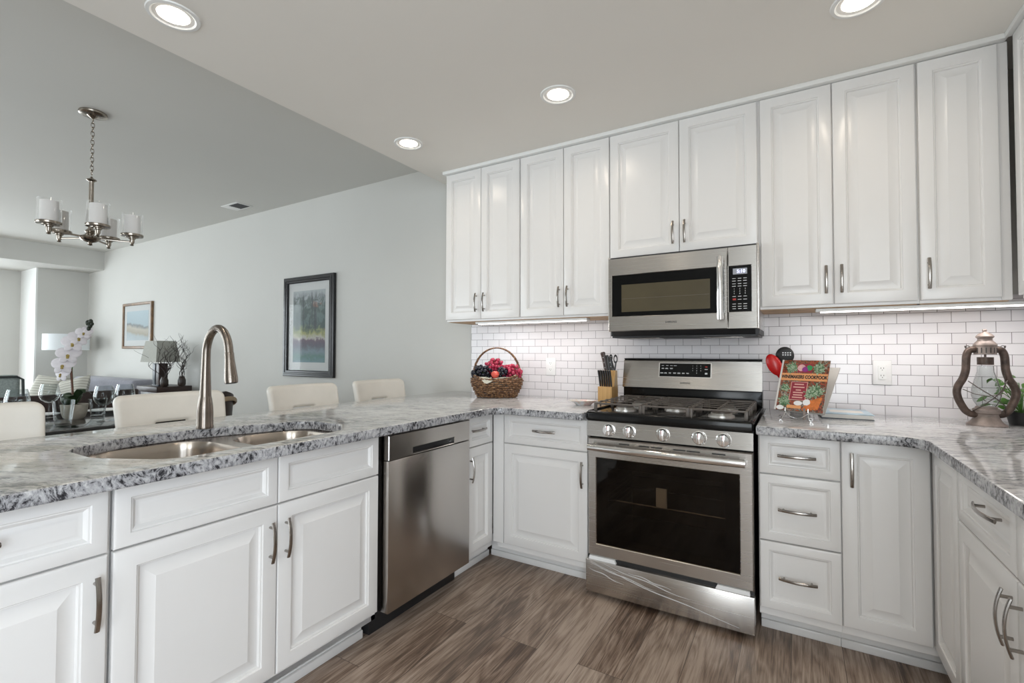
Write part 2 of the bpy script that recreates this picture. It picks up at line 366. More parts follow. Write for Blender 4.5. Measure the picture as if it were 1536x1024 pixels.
def mk_beachart():
    m, nt, bs = mat('pale shore painting')
    tc = nt.nodes.new('ShaderNodeTexCoord'); sep = nt.nodes.new('ShaderNodeSeparateXYZ'); nt.links.new(tc.outputs['Object'], sep.inputs[0])
    n1 = noise(nt, tc.outputs['Object'], 7, 5, 0.6, 0.5)
    zz = math_n(nt, 'ADD', math_n(nt, 'ADD', sep.outputs[2], math_n(nt, 'MULTIPLY', sep.outputs[0], 0.10)), math_n(nt, 'MULTIPLY', math_n(nt, 'SUBTRACT', n1, 0.5), 0.10))
    zn = math_n(nt, 'ADD', math_n(nt, 'MULTIPLY', zz, 2.0), 0.5)
    c = ramp(nt, zn, [(0.05, (0.46, 0.52, 0.54)), (0.22, (0.42, 0.47, 0.48)), (0.30, (0.40, 0.36, 0.29)), (0.42, (0.50, 0.47, 0.40)), (0.50, (0.22, 0.24, 0.24)), (0.55, (0.40, 0.49, 0.53)), (0.9, (0.46, 0.56, 0.60))])
    nt.links.new(c, bs.inputs['Base Color']); bs.inputs['Roughness'].default_value = 0.7
    return m
M['beachart'] = mk_beachart()
def mk_pillow():
    m, nt, bs = mat('striped cushion')
    w = nt.nodes.new('ShaderNodeTexWave'); w.bands_direction = 'Z'; w.inputs['Scale'].default_value = 9.0; w.inputs['Distortion'].default_value = 1.2
    nt.links.new(coords(nt), w.inputs['Vector'])
    c = ramp(nt, w.outputs['Fac'], [(0.1, (0.33, 0.32, 0.28)), (0.6, (0.50, 0.48, 0.42))])
    nt.links.new(c, bs.inputs['Base Color']); bs.inputs['Roughness'].default_value = 0.9
    return m
M['pillow'] = mk_pillow()
def mk_dish():
    m, nt, bs = mat('painted china dish')
    f = noise(nt, coords(nt), 26, 3, 0.5)
    c = ramp(nt, f, [(0.45, (0.76, 0.75, 0.76)), (0.56, (0.74, 0.66, 0.58)), (0.66, (0.68, 0.45, 0.42)), (0.75, (0.72, 0.68, 0.66))])
    nt.links.new(c, bs.inputs['Base Color']); bs.inputs['Roughness'].default_value = 0.15
    return m
M['dish'] = mk_dish()

# ------------------------------------------------------------------ mesh helpers
class MB:
    """collects shapes, then links them as ONE mesh object"""
    def __init__(self, mtx=None):
        self.bm = bmesh.new(); self.mtx = mtx or Matrix()
    def v(self, p): return self.bm.verts.new(self.mtx @ Vector(p))
    def box(self, x0, x1, y0, y1, z0, z1, bev=0.0, seg=2, mtx=None):
        t = Matrix.Translation(((x0 + x1) / 2, (y0 + y1) / 2, (z0 + z1) / 2)) @ Matrix.Diagonal((abs(x1 - x0), abs(y1 - y0), abs(z1 - z0), 1))
        r = bmesh.ops.create_cube(self.bm, size=1.0, matrix=self.mtx @ (mtx or Matrix()) @ t)
        if bev:
            es = list({e for vv in r['verts'] for e in vv.link_edges})
            bmesh.ops.bevel(self.bm, geom=es, offset=bev, segments=seg, profile=0.5, affect='EDGES', clamp_overlap=True)
        return self
    def loft(self, rings, cap0=True, cap1=True, closed=True):
        R = [[self.v(p) for p in ring] for ring in rings]
        n = len(R[0])
        for a, b in zip(R, R[1:]):
            for i in range(n if closed else n - 1):
                j = (i + 1) % n
                try: self.bm.faces.new((a[i], a[j], b[j], b[i]))
                except ValueError: pass
        if cap0 and n > 2:
            try: self.bm.faces.new(list(reversed(R[0])))
            except ValueError: pass
        if cap1 and n > 2:
            try: self.bm.faces.new(R[-1])
            except ValueError: pass
        return self
    def lathe(self, prof, seg=28, c=(0, 0, 0), cap0=True, cap1=True, sx=1.0, sy=1.0):
        rings = []
        for r, z in prof:
            rings.append([(c[0] + sx * max(r, 1e-5) * math.cos(2 * PI * k / seg), c[1] + sy * max(r, 1e-5) * math.sin(2 * PI * k / seg), c[2] + z) for k in range(seg)])
        return self.loft(rings, cap0, cap1)
    def tube(self, pts, r, seg=10, caps=True, flat=None, up=None):
        """sweep; r number or list; flat=(a,b) elliptical radii multipliers with up vector"""
        P = [Vector(p) for p in pts]; n = len(P)
        rs = r if isinstance(r, (list, tuple)) else [r] * n
        T = []
        for i in range(n):
            a = P[max(i - 1, 0)]; b = P[min(i + 1, n - 1)]
            d = b - a
            T.append(d.normalized() if d.length > 1e-9 else Vector((0, 0, 1)))
        ref = Vector(up) if up else (Vector((0, 0, 1)) if abs(T[0].z) < 0.9 else Vector((1, 0, 0)))
        nrm = (ref - T[0] * ref.dot(T[0])).normalized()
        rings = []
        for i in range(n):
            if up:
                nn = ref - T[i] * ref.dot(T[i])
                if nn.length > 1e-6: nrm = nn.normalized()
            else:
                nn = nrm - T[i] * nrm.dot(T[i])
                if nn.length > 1e-6: nrm = nn.normalized()
            bn = T[i].cross(nrm)
            a_, b_ = flat or (1, 1)
            rings.append([tuple(P[i] + nrm * (rs[i] * a_ * math.cos(2 * PI * k / seg)) + bn * (rs[i] * b_ * math.sin(2 * PI * k / seg))) for k in range(seg)])
        return self.loft(rings, caps, caps)
    def cyl(self, p0, p1, r, seg=16, r2=None):
        return self.tube([p0, p1], [r, r if r2 is None else r2], seg)
    def ball(self, c, rx, ry=None, rz=None, seg=12, ring=8, mtx=None):
        ry = rx if ry is None else ry; rz = rx if rz is None else rz
        bmesh.ops.create_uvsphere(self.bm, u_segments=seg, v_segments=ring, radius=1.0,
                                  matrix=self.mtx @ Matrix.Translation(c) @ (mtx or Matrix()) @ Matrix.Diagonal((rx, ry, rz, 1)))
        return self
    def torus(self, c, R, r, axis='z', seg=28, ts=8, sx=1.0, sy=1.0, mtx=None):
        pts = []
        for k in range(seg):
            a = 2 * PI * k / seg
            row = []
            for j in range(ts):
                b = 2 * PI * j / ts
                p = Vector(((R + r * math.cos(b)) * math.cos(a) * sx, (R + r * math.cos(b)) * math.sin(a) * sy, r * math.sin(b)))
                if axis == 'x': p = Vector((p.z, p.x, p.y))
                if axis == 'y': p = Vector((p.x, p.z, p.y))
                if mtx: p = mtx @ p
                row.append(tuple(p + Vector(c)))
            pts.append(row)
        pts.append(pts[0])
        R_ = [[self.v(p) for p in ring] for ring in pts[:-1]]
        for i in range(seg):
            a, b = R_[i], R_[(i + 1) % seg]
            for j in range(ts):
                k = (j + 1) % ts
                self.bm.faces.new((a[j], a[k], b[k], b[j]))
        return self
    def prism(self, pts, z0, z1):
        return self.loft([[(x, y, z0) for x, y in pts], [(x, y, z1) for x, y in pts]])
    def panel(self, x0, x1, z0, z1, prof, back=0.019):
        """raised/recessed door: prof = [(inset, depth)], y is depth into the cabinet"""
        s = min(1.0, 0.46 * min(x1 - x0, z1 - z0) / max(p[0] for p in prof))
        ring = lambda i, d: [(x0 + i, d, z0 + i), (x1 - i, d, z0 + i), (x1 - i, d, z1 - i), (x0 + i, d, z1 - i)]
        rings = [ring(0, back)] + [ring(i * (s if i > 0.006 else 1), d) for i, d in prof]
        return self.loft(rings)
    def build(self, name, m, parent=None, smooth=True, angle=32, loc=None, rot=None):
        me = bpy.data.meshes.new(name)
        bmesh.ops.recalc_face_normals(self.bm, faces=self.bm.faces)
        self.bm.to_mesh(me); self.bm.free()
        if isinstance(m, (list, tuple)):
            for x in m: me.materials.append(x)
        else: me.materials.append(m)
        if smooth:
            me.polygons.foreach_set('use_smooth', [True] * len(me.polygons))
            me.set_sharp_from_angle(angle=rad(angle))
        o = bpy.data.objects.new(name, me); COL.objects.link(o)
        if parent is not None: o.parent = parent
        if loc is not None: o.location = loc
        if rot is not None: o.rotation_euler = rot
        return o

def tag(o, label, cat, group=None):
    o['label'] = label; o['category'] = cat
    if group: o['group'] = group
    return o
def thing(name, label, cat, loc=(0, 0, 0), rotz=0.0, group=None):
    o = bpy.data.objects.new(name, None); o.empty_display_size = 0.05; COL.objects.link(o)
    o.location = loc; o.rotation_euler = (0, 0, rotz)
    return tag(o, label, cat, group)
def struct(o):
    o['kind'] = 'structure'; return o
def dup(root, loc, rotz=None, label=None, group=None):
    r = root.copy(); COL.objects.link(r); r.location = loc
    if rotz is not None: r.rotation_euler = (0, 0, rotz)
    if label: r['label'] = label
    if group: r['group'] = group
    for ch in list(root.children):
        c = ch.copy(); COL.objects.link(c); c.parent = r
        for g in list(ch.children):
            d = g.copy(); COL.objects.link(d); d.parent = c
    return r
def text(s, size, m, parent, mtx, name='lettering', ext=0.0004, bold=0.0, align='CENTER', sx=1.0):
    cu = bpy.data.curves.new(name, 'FONT'); cu.body = s; cu.size = size; cu.extrude = ext; cu.offset = bold
    cu.align_x = align; cu.align_y = 'CENTER'
    tmp = bpy.data.objects.new(name, cu); COL.objects.link(tmp)
    dg = bpy.context.evaluated_depsgraph_get()
    me = bpy.data.meshes.new_from_object(tmp.evaluated_get(dg))
    bpy.data.objects.remove(tmp); bpy.data.curves.remove(cu)
    me.transform(mtx @ Matrix.Diagonal((sx, 1, 1, 1)))
    me.materials.clear(); me.materials.append(m); me.name = name
    o = bpy.data.objects.new(name, me); COL.objects.link(o)
    if parent: o.parent = parent
    return o
FACE = Matrix.Rotation(PI / 2, 4, 'X')          # text upright, facing -Y
def roundpoly(pts, rads, seg=6):
    out = []; n = len(pts)
    for i in range(n):
        p = Vector(pts[i]); a = Vector(pts[i - 1]); b = Vector(pts[(i + 1) % n])
        r = rads[i] if isinstance(rads, (list, tuple)) else rads
        if r <= 0: out.append((p.x, p.y)); continue
        da = (a - p).normalized(); db = (b - p).normalized()
        ang = da.angle(db); d = r / math.tan(ang / 2)
        d = min(d, (a - p).length * 0.49, (b - p).length * 0.49); r = d * math.tan(ang / 2)
        bis = (da + db).normalized(); c = p + bis * (r / math.sin(ang / 2))
        s = p + da * d - c; e = p + db * d - c
        a0 = math.atan2(s.y, s.x); a1 = math.atan2(e.y, e.x)
        dl = (a1 - a0 + PI) % (2 * PI) - PI
        for k in range(seg + 1):
            t = a0 + dl * k / seg
            out.append((c.x + r * math.cos(t), c.y + r * math.sin(t)))
    return out
def plate_mesh(outer, holes, z0, z1, bev=0.0, res=3):
    """flat slab from outlines with holes and rounded edges"""
    cu = bpy.data.curves.new('slab', 'CURVE'); cu.dimensions = '2D'; cu.fill_mode = 'BOTH'
    cu.extrude = (z1 - z0) / 2 - bev; cu.bevel_depth = bev; cu.bevel_resolution = res; cu.offset = -bev
    for loop in [outer] + list(holes):
        sp = cu.splines.new('POLY'); sp.points.add(len(loop) - 1)
        for i, p in enumerate(loop): sp.points[i].co = (p[0], p[1], 0, 1)
        sp.use_cyclic_u = True
    tmp = bpy.data.objects.new('slab', cu); COL.objects.link(tmp)
    dg = bpy.context.evaluated_depsgraph_get()
    me = bpy.data.meshes.new_from_object(tmp.evaluated_get(dg))
    bpy.data.objects.remove(tmp); bpy.data.curves.remove(cu)
    me.transform(Matrix.Translation((0, 0, (z0 + z1) / 2)))
    bm = bmesh.new(); bm.from_mesh(me); bmesh.ops.remove_doubles(bm, verts=bm.verts, dist=1e-5)
    bmesh.ops.recalc_face_normals(bm, faces=bm.faces); bm.to_mesh(me); bm.free()
    return me

def ring_frame(x0, x1, z0, z1, ix0, ix1, iz0, iz1, y0, y1, bev=0.004):
    mb = MB()
    o_ = [(x0, z0), (x1, z0), (x1, z1), (x0, z1)]; i_ = [(ix0, iz0), (ix1, iz0), (ix1, iz1), (ix0, iz1)]
    def rr(l, y, g): 
        cx = (l[0][0] + l[1][0]) / 2; cz = (l[0][1] + l[2][1]) / 2
        return [(x + (g if x > cx else -g), y, z + (g if z > cz else -g)) for x, z in l]
    rings = [rr(o_, y1, 0), rr(o_, y0 + bev, 0), rr(o_, y0, -bev), rr(i_, y0, bev), rr(i_, y0 + bev, 0), rr(i_, y1, 0)]
    mb.loft(rings, cap0=False, cap1=False)
    a, b = rr(o_, y1, 0), rr(i_, y1, 0)
    mb.loft([a, b], False, False)
    return mb

ZC = 0.906          # counter top
SLAB = 0.868        # underside
ZK = 2.487          # kitchen ceiling
ZD = 2.712          # dining ceiling
XR = 1.99           # right wall
XS = -1.36          # where the dropped kitchen ceiling ends
YF = -5.5           # wall behind the camera

# ------------------------------------------------------------------ structure
def slab(name, m, x0, x1, y0, y1, z0, z1, smooth=False):
    return struct(MB().box(x0, x1, y0, y1, z0, z1).build(name, m, smooth=smooth))
slab('floor', M['floor'], -9.5, XR + 0.1, YF - 0.1, 0.1, -0.06, 0.0)
slab('wall_back', M['wall'], -8.62, XR + 0.1, 0.0, 0.1, 0.0, ZD + 0.1)
def wall_with_opening(name, axis, const, thick, a0, a1, o0, o1, z0, z1, top):
    mb = MB()
    def b(u0, u1, w0, w1):
        if u1 - u0 < 1e-4 or w1 - w0 < 1e-4: return
        if axis == 'x': mb.box(const, const + thick, u0, u1, w0, w1)
        else: mb.box(u0, u1, const, const + thick, w0, w1)
    b(a0, o0, 0, top); b(o1, a1, 0, top); b(o0, o1, 0, z0); b(o0, o1, z1, top)
    return struct(mb.build(name, M['wall'], smooth=False))
wall_with_opening('wall_right', 'x', XR, 0.1, YF, 0.0, -5.1, -3.5, 0.15, 2.35, ZD + 0.1)
# far wall: flush part by the corner, recess with a big window further left
slab('wall_far', M['wall'], -8.72, -8.62, -0.585, 0.1, 0.0, ZD + 0.1)
slab('wall_jamb', M['trimwhite'], -9.3, -8.619, -0.605, -0.585, 0.0, ZD)
wall_with_opening('wall_recess', 'x', -9.4, 0.1, YF, -0.585, -4.35, -1.15, 0.15, 2.40, ZD + 0.1)
slab('beam', M['wall'], -9.3, -8.05, YF, 0.0, 2.44, ZD)
mbf = MB()
for (a, b_, z0, z1) in ((-9.4, -7.0, 0, ZD + .1), (-7.0, -3.6, 0, 0.3), (-7.0, -3.6, 2.4, ZD + .1), (-3.6, 0.72, 0, ZD + .1), (0.72, 1.88, 0, 0.15), (0.72, 1.88, 2.35, ZD + .1), (1.88, XR + .1, 0, ZD + .1)):
    mbf.box(a, b_, YF - 0.1, YF, z0, z1)
struct(mbf.build('wall_front', M['wall'], smooth=False))
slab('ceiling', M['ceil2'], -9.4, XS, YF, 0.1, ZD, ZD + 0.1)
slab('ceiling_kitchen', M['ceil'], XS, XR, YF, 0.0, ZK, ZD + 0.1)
def window(n, axis, const, a0, a1, z0, z1, nv, nh):
    e = bpy.data.objects.new('window_%d' % n, None); COL.objects.link(e); struct(e)
    f = MB(); g = MB()
    def bar(u0, u1, w0, w1, d=0.03):
        if axis == 'x': f.box(const - d, const + d, u0, u1, w0, w1, 0.004)
        else: f.box(u0, u1, const - d, const + d, w0, w1, 0.004)
    t = 0.06
    bar(a0, a1, z0, z0 + t); bar(a0, a1, z1 - t, z1); bar(a0, a0 + t, z0, z1); bar(a1 - t, a1, z0, z1)
    for k in range(1, nv): u = a0 + (a1 - a0) * k / nv; bar(u - 0.03, u + 0.03, z0, z1, 0.025)
    for k in range(1, nh): w = z0 + (z1 - z0) * k / nh; bar(a0, a1, w - 0.02, w + 0.02, 0.02)
    if axis == 'x': g.box(const - 0.003, const + 0.003, a0 + .02, a1 - .02, z0 + .02, z1 - .02)
    else: g.box(a0 + .02, a1 - .02, const - 0.003, const + 0.003, z0 + .02, z1 - .02)
    struct(f.build('window_frame', M['trimwhite'], e)); struct(g.build('pane', M['windowglass'], e, smooth=False))
window(1, 'x', -9.35, -4.35, -1.15, 0.15, 2.40, 3, 1)
window(2, 'y', YF - 0.05, -7.0, -3.6, 0.3, 2.4, 3, 1)
window(4, 'x', XR + 0.05, -5.1, -3.5, 0.15, 2.35, 2, 1)
window(3, 'y', YF - 0.05, 0.72, 1.88, 0.15, 2.35, 1, 1)  # added window, unseen, set in the corner to let fill light in
# baseboard along the dining room's back wall
struct(MB().box(-8.62, -1.25, -0.016, -0.001, 0.0, 0.13, 0.004).build('baseboard_back', M['trimwhite']))
# tiled backsplash (back wall and return on the right wall)
struct(MB().box(-1.21, XR, -0.008, -0.0005, SLAB, 1.47).build('backsplash', M['tile'], smooth=False))
struct(MB().box(XR - 0.008, XR - 0.0005, -1.95, -0.008, SLAB, 1.47).build('backsplash', M['tile'], smooth=False))

# ------------------------------------------------------------------ cabinets
DOOR = [(0, .005), (.002, .0015), (.006, 0), (.049, 0), (.0515, .004), (.055, .0048), (.058, .0125), (.064, .0130), (.092, .0030), (.0945, .0018), (.098, .0018)]
DRAW = [(0, .005), (.002, .0015), (.006, 0), (.034, 0), (.0365, .004), (.040, .0048), (.048, .0125), (.052, .0130), (.060, .0110), (.063, .0108)]
def bow_handle(parent, x, z, vert, L=0.132, depth=0.03):
    mb = MB()
    pts = []
    for k in range(13):
        t = -1 + k / 6.0
        out = -0.018 - 0.012 * (1 - t * t)
        pts.append((x, out, z + t * L / 2) if vert else (x + t * L / 2, out, z))
    mb.tube(pts, 0.0062, 8, flat=(0.55, 1.0), up=(0, 1, 0))
    for s in (-1, 1):
        q = s * L * 0.36
        a = (x, 0, z + q) if vert else (x + q, 0, z); b = (a[0], -0.0245, a[2])
        mb.cyl(a, b, 0.0042, 10)
    return mb.build('handle', M['nickel'], parent)
def front(cab, kind, x0, x1, z0, z1, handle=None, hz=None, name=None):
    o = MB().panel(x0, x1, z0, z1, DOOR if kind == 'door' else DRAW).build(name or kind, M['white'], cab, angle=25)
    if handle: bow_handle(o, handle[0], handle[1], handle[2], handle[3] if len(handle) > 3 else 0.132)
    return o
def carcass(cab, x0, x1, z0, z1, depth, m='white', name='carcass', under=False):
    o = MB().box(x0, x1, 0.0195, depth, z0, z1, 0.001, 1).build(name, M[m], cab, smooth=False)
    if under: MB().box(x0 + .004, x1 - .004, 0.04, depth - .002, z0 - 0.003, z0 + 0.001).build('underside', M['rawwood'], cab, smooth=False)['label'] = 'unpainted wood underside'
    return o
def toe(cab, x0, x1, recess, depth):
    o = MB().box(x0, x1, recess + .012, depth, 0.0, 0.12).box(x0, x1, recess, recess + .013, 0.0, 0.035, 0.004).build('toe_kick', M['white'], cab)
    return o
ZT, ZG, ZB = 0.8616, 0.6976, 0.1345
FB = -0.668      # door plane of the back run
FP = -0.5766     # door plane of the peninsula
FR = 1.340       # door plane of the right run
# back run, left of the range
c = thing('base_cabinet', 'white base cabinet with one wide drawer over one door, left of the range', 'cabinet', (0, FB, 0), 0)
carcass(c, FP + 0.0205, -0.002, 0.10, SLAB, 0.655); toe(c, -0.66, -0.002, 0.105, 0.655)
MB().box(FP + 0.0005, -0.508, 0.0, 0.0195, ZB, SLAB - .002, .001).build('corner_filler', M['white'], c)
front(c, 'drawer', -0.5046, -0.003, ZG + .002, ZT, (-0.245, 0.783, False, 0.135))
front(c, 'door', -0.5046, -0.003, ZB, ZG - .003, (-0.028, 0.582, True))
# back run, right of the range
c = thing('drawer_cabinet', 'white three drawer base cabinet, right of the range', 'cabinet', (0, FB, 0), 0)
carcass(c, 0.774, 1.0652, 0.10, SLAB, 0.655); toe(c, 0.774, 1.0652, 0.105, 0.655)
for z0, z1 in ((ZG + .002, ZT), (0.4195, ZG - .003), (ZB, 0.4145)):
    front(c, 'drawer', 0.7776, 1.0641, z0, z1, (0.915, (z0 + z1) / 2, False, 0.135))
c = thing('base_cabinet', 'white full height single door base cabinet, right of the three drawers', 'cabinet', (0, FB, 0), 0)
carcass(c, 1.0654, FR + 0.015, 0.10, SLAB, 0.655); toe(c, 1.0654, FR + 0.09, 0.105, 0.655)
front(c, 'door', 1.0675, 1.3375, ZB, ZT, (1.100, 0.752, True))
# right run (faces -X): local x runs towards -Y
c = thing('corner_cabinet', 'white narrow panelled corner cabinet, right of the tall single door', 'cabinet', (FR, FB, 0), -PI / 2)
carcass(c, 0.020, 0.3175, 0.10, SLAB, 0.645); toe(c, 0.0, 0.3175, 0.08, 0.645)
front(c, 'door', 0.003, 0.3145, ZB, ZT)
c = thing('base_cabinet', 'white base cabinet nearest the camera at right, drawers over paired doors', 'cabinet', (FR, FB, 0), -PI / 2)
carcass(c, 0.318, 1.235, 0.10, SLAB, 0.645); toe(c, 0.318, 1.235, 0.08, 0.645)
front(c, 'drawer', 0.3205, 0.7745, ZG + .002, ZT, (0.632, 0.805, False, 0.165)); front(c, 'drawer', 0.7785, 1.2325, ZG + .002, ZT, (1.0, 0.79, False, 0.165))
front(c, 'door', 0.3205, 0.7745, ZB, ZG - .003, (0.748, 0.598, True, 0.13)); front(c, 'door', 0.7785, 1.2325, ZB, ZG - .003, (0.805, 0.598, True, 0.13))
# peninsula (faces +X): local x runs towards +Y ; origin at y = 0
c = thing('base_cabinet', 'white narrow base cabinet with small drawer, between dishwasher and corner', 'cabinet', (FP, 0, 0), PI / 2)
carcass(c, -0.916, -0.6485, 0.10, SLAB, 0.61); toe(c, -0.916, -0.573, 0.088, 0.61)
front(c, 'drawer', -0.9115, -0.672, ZG + .002, ZT, (-0.828, 0.787, False, 0.135)); front(c, 'door', -0.9115, -0.672, ZB, ZG - .003, (-0.893, 0.582, True))
c = thing('sink_cabinet', 'white sink base cabinet with two false drawers over two doors', 'cabinet', (FP, 0, 0), PI / 2)
mb = MB()
mb.box(-2.4335, -2.415, 0.0195, 0.61, 0.10, SLAB).box(-1.555, -1.5345, 0.0195, 0.61, 0.10, SLAB).box(-2.4335, -1.5345, 0.59, 0.61, 0.10, SLAB)
mb.box(-2.4335, -1.5345, 0.0195, 0.61, 0.10, 0.12).box(-2.4335, -1.5345, 0.0195, 0.035, 0.10, SLAB)
mb.build('carcass', M['white'], c, smooth=False); toe(c, -2.4335, -1.5345, 0.088, 0.61)
for x0, x1, hx in ((-2.4305, -1.9855, -2.012), (-1.982, -1.5375, -1.956)):
    front(c, 'drawer', x0, x1, ZG + .002, ZT, name='false_drawer_front'); front(c, 'door', x0, x1, ZB, ZG - .003, (hx, 0.581, True))
c = thing('base_cabinet', 'white peninsula cabinet at far left, drawer over door with right side handle', 'cabinet', (FP, 0, 0), PI / 2)
carcass(c, -2.905, -2.434, 0.10, SLAB, 0.61); toe(c, -2.905, -2.434, 0.088, 0.61)
front(c, 'drawer', -2.900, -2.4425, ZG + .002, ZT, (-2.705, 0.789, False, 0.135)); front(c, 'door', -2.900, -2.4425, ZB, ZG - .003, (-2.468, 0.586, True))
c = thing('cabinet_back_panel', 'white panel closing the dining side of the peninsula', 'panel', (-1.21, 0, 0), 0)
MB().box(0, 0.02, -2.90, -0.02, 0.0, SLAB, 0.002).build('panel', M['white'], c)

# upper cabinets
UB, UT = 1.434, 2.4615
def upper(label, x0, x1, doors, zb=UB, loc=(0, -0.33, 0), rz=0.0, depth=0.318, name='wall_cabinet'):
    c = thing(name, label, 'cabinet', loc, rz)
    carcass(c, x0, x1, zb - (0.012 if zb < 1.6 else 0), UT + 0.004, depth, under=zb < 1.6)
    for a, b, h in doors: front(c, 'door', a, b, zb, UT, h)
    return c
upper('leftmost white wall cabinet, two doors, ending the upper row', -1.205, -0.5995, [(-1.2035, -0.9055, (-0.936, 1.545, True, 0.125)), (-0.9025, -0.604, (-0.871, 1.545, True, 0.125))])
upper('white two door wall cabinet beside the microwave on its left', -0.599, 0.0005, [(-0.5945, -0.294, (-0.318, 1.547, True, 0.125)), (-0.2905, -0.003, (-0.262, 1.547, True, 0.125))])
upper('short white wall cabinet with two doors above the microwave', 0.001, 0.7635, [(0.003, 0.386, (0.357, 1.853, True, 0.122)), (0.389, 0.7605, (0.417, 1.853, True, 0.122))], zb=1.745)
upper('white two door wall cabinet beside the microwave on its right', 0.764, 1.3755, [(0.7745, 1.0685, (1.041, 1.547, True, 0.128)), (1.0725, 1.369, (1.100, 1.547, True, 0.128))])
upper('white single door wall cabinet by the right corner, over the lantern', 1.376, 1.66, [(1.3785, 1.629, (1.404, 1.545, True, 0.13))])
upper('white wall cabinet on the right wall, cut off by the picture edge', 0.0, 0.90, [(0.018, 0.448, (0.42, 1.545, True, 0.13)), (0.452, 0.897, (0.48, 1.545, True, 0.13))], loc=(1.66, -0.352, 0), rz=-PI / 2)
struct(MB().box(-1.222, 1.655, -0.350, -0.002, UT + 0.004, ZK, 0.002).build('trim_1', M['trimwhite']))
struct(MB().box(1.645, XR - .002, -1.255, -0.350, UT + 0.004, ZK, 0.002).build('trim_2', M['trimwhite']))
struct(MB().box(1.6295, 1.66, -0.318, -0.311, UB - .01, UT + .003).build('trim_3', M['white'], smooth=False))
# under-cabinet light bars
def ledbar(x0, x1, y, label):
    t = thing('under_cabinet_light', label, 'light', ((x0 + x1) / 2, y, 1.40), 0, None)
    w = (x1 - x0) / 2
    MB().box(-w, w, -0.028, 0.028, 0.004, 0.0185, 0.003).build('housing', M['trimwhite'], t)
    MB().box(-w + .02, w - .02, -0.018, 0.018, 0.0005, 0.0045, 0.001).build('diffuser', M['led'], t)
    l = area('led_light', (0, 0, -0.002), (0, 0, 0), (x1 - x0) - .04, 0.03, 2.0 * (x1 - x0), (1.0, 0.955, 0.93)); l.parent = t
ledbar(-0.98, -0.16, -0.255, 'slim led light bar under the left wall cabinets')
ledbar(1.00, 1.85, -0.255, 'slim led light bar under the right wall cabinets')

# ------------------------------------------------------------------ granite worktops
def granite_obj(name, me, label):
    me.materials.clear(); me.materials.append(M['granite']); me.materials.append(M['granite_edge'])
    for p in me.polygons:
        p.material_index = 1 if p.normal.z < 0.75 else 0
        p.use_smooth = True
    me.set_sharp_from_angle(angle=rad(40))
    o = bpy.data.objects.new(name, me); COL.objects.link(o)
    return tag(o, label, 'worktop')
PX = -0.512; BY = -0.742; RX = 1.308
outer = roundpoly([(-1.395, -0.009), (-1.395, -2.93), (PX, -2.93), (PX, BY), (-0.001, BY), (-0.001, -0.009)], [0, .03, .03, .085, .006, 0], 8)
HOLE = [(-0.592, -2.30), (-0.592, -1.72), (-0.72, -1.615), (-0.93, -1.615), (-1.00, -1.75), (-1.095, -1.99), (-1.115, -2.20), (-1.02, -2.405), (-0.80, -2.405)]
hole = roundpoly(HOLE, [.09, .09, .07, .09, .15, .15, .12, .09, .09], 6)
granite_obj('granite_worktop', plate_mesh(outer, [hole], SLAB, ZC, 0.007), 'grey granite worktop of the peninsula and corner left of the range')
outer = roundpoly([(0.7715, -0.009), (0.7715, BY), (RX, BY), (RX, -1.90), (XR - .009, -1.90), (XR - .009, -0.009)], [0, .006, .085, .02, 0, 0], 8)
granite_obj('granite_worktop', plate_mesh(outer, [], SLAB, ZC, 0.007), 'grey granite worktop of the corner right of the range')

# ------------------------------------------------------------------ sink and faucet
sink = thing('kitchen_sink', 'stainless double bowl sink set under the peninsula worktop', 'sink', (0, 0, 0))
def grow(loop, d):
    n = len(loop); cx = sum(p[0] for p in loop) / n; cy = sum(p[1] for p in loop) / n
    out = []
    for i in range(n):
        a = Vector(loop[i - 1]); b = Vector(loop[(i + 1) % n]); t = (b - a).normalized(); nn = Vector((t.y, -t.x))
        p = Vector(loop[i])
        if nn.dot(p - Vector((cx, cy))) < 0: nn = -nn
        q = p + nn * d; out.append((q.x, q.y))
    return out
bowlL = roundpoly([(-0.600, -2.385), (-0.600, -1.995), (-1.075, -1.995), (-1.105, -2.385)], [.10, .10, .11, .12], 6)
bowlR = roundpoly([(-0.600, -1.945), (-0.600, -1.645), (-0.965, -1.645), (-1.02, -1.945)], [.10, .09, .11, .10], 6)
me = plate_mesh(grow(hole, 0.03), [bowlL, bowlR], SLAB - 0.006, SLAB - 0.001, 0.001, 1)
me.materials.clear(); me.materials.append(M['sinksteel'])
o = bpy.data.objects.new('rim', me); COL.objects.link(o); o.parent = sink
for lp in (bowlL, bowlR):
    n = len(lp); cx = sum(p[0] for p in lp) / n; cy = sum(p[1] for p in lp) / n
    rings = []
    for d, z in ((0.0, -0.002), (-0.004, -0.012), (-0.007, -0.03), (-0.014, -0.13), (-0.02, -0.155), (-0.035, -0.172), (-0.06, -0.178)):
        rings.append([(x, y, SLAB + z) for x, y in grow(lp, d)])
    rings.append([(cx + (x - cx) * .18, cy + (y - cy) * .18, SLAB - 0.182) for x, y in lp])
    mb = MB().loft(rings, cap0=False)
    b = mb.build('bowl', M['sinksteel'], sink, angle=50)
    MB().lathe([(0.0, -0.180), (0.030, -0.180), (0.042, -0.176), (0.043, -0.179)], 20, (cx, cy, SLAB)).build('drain', M['chrome'], b)

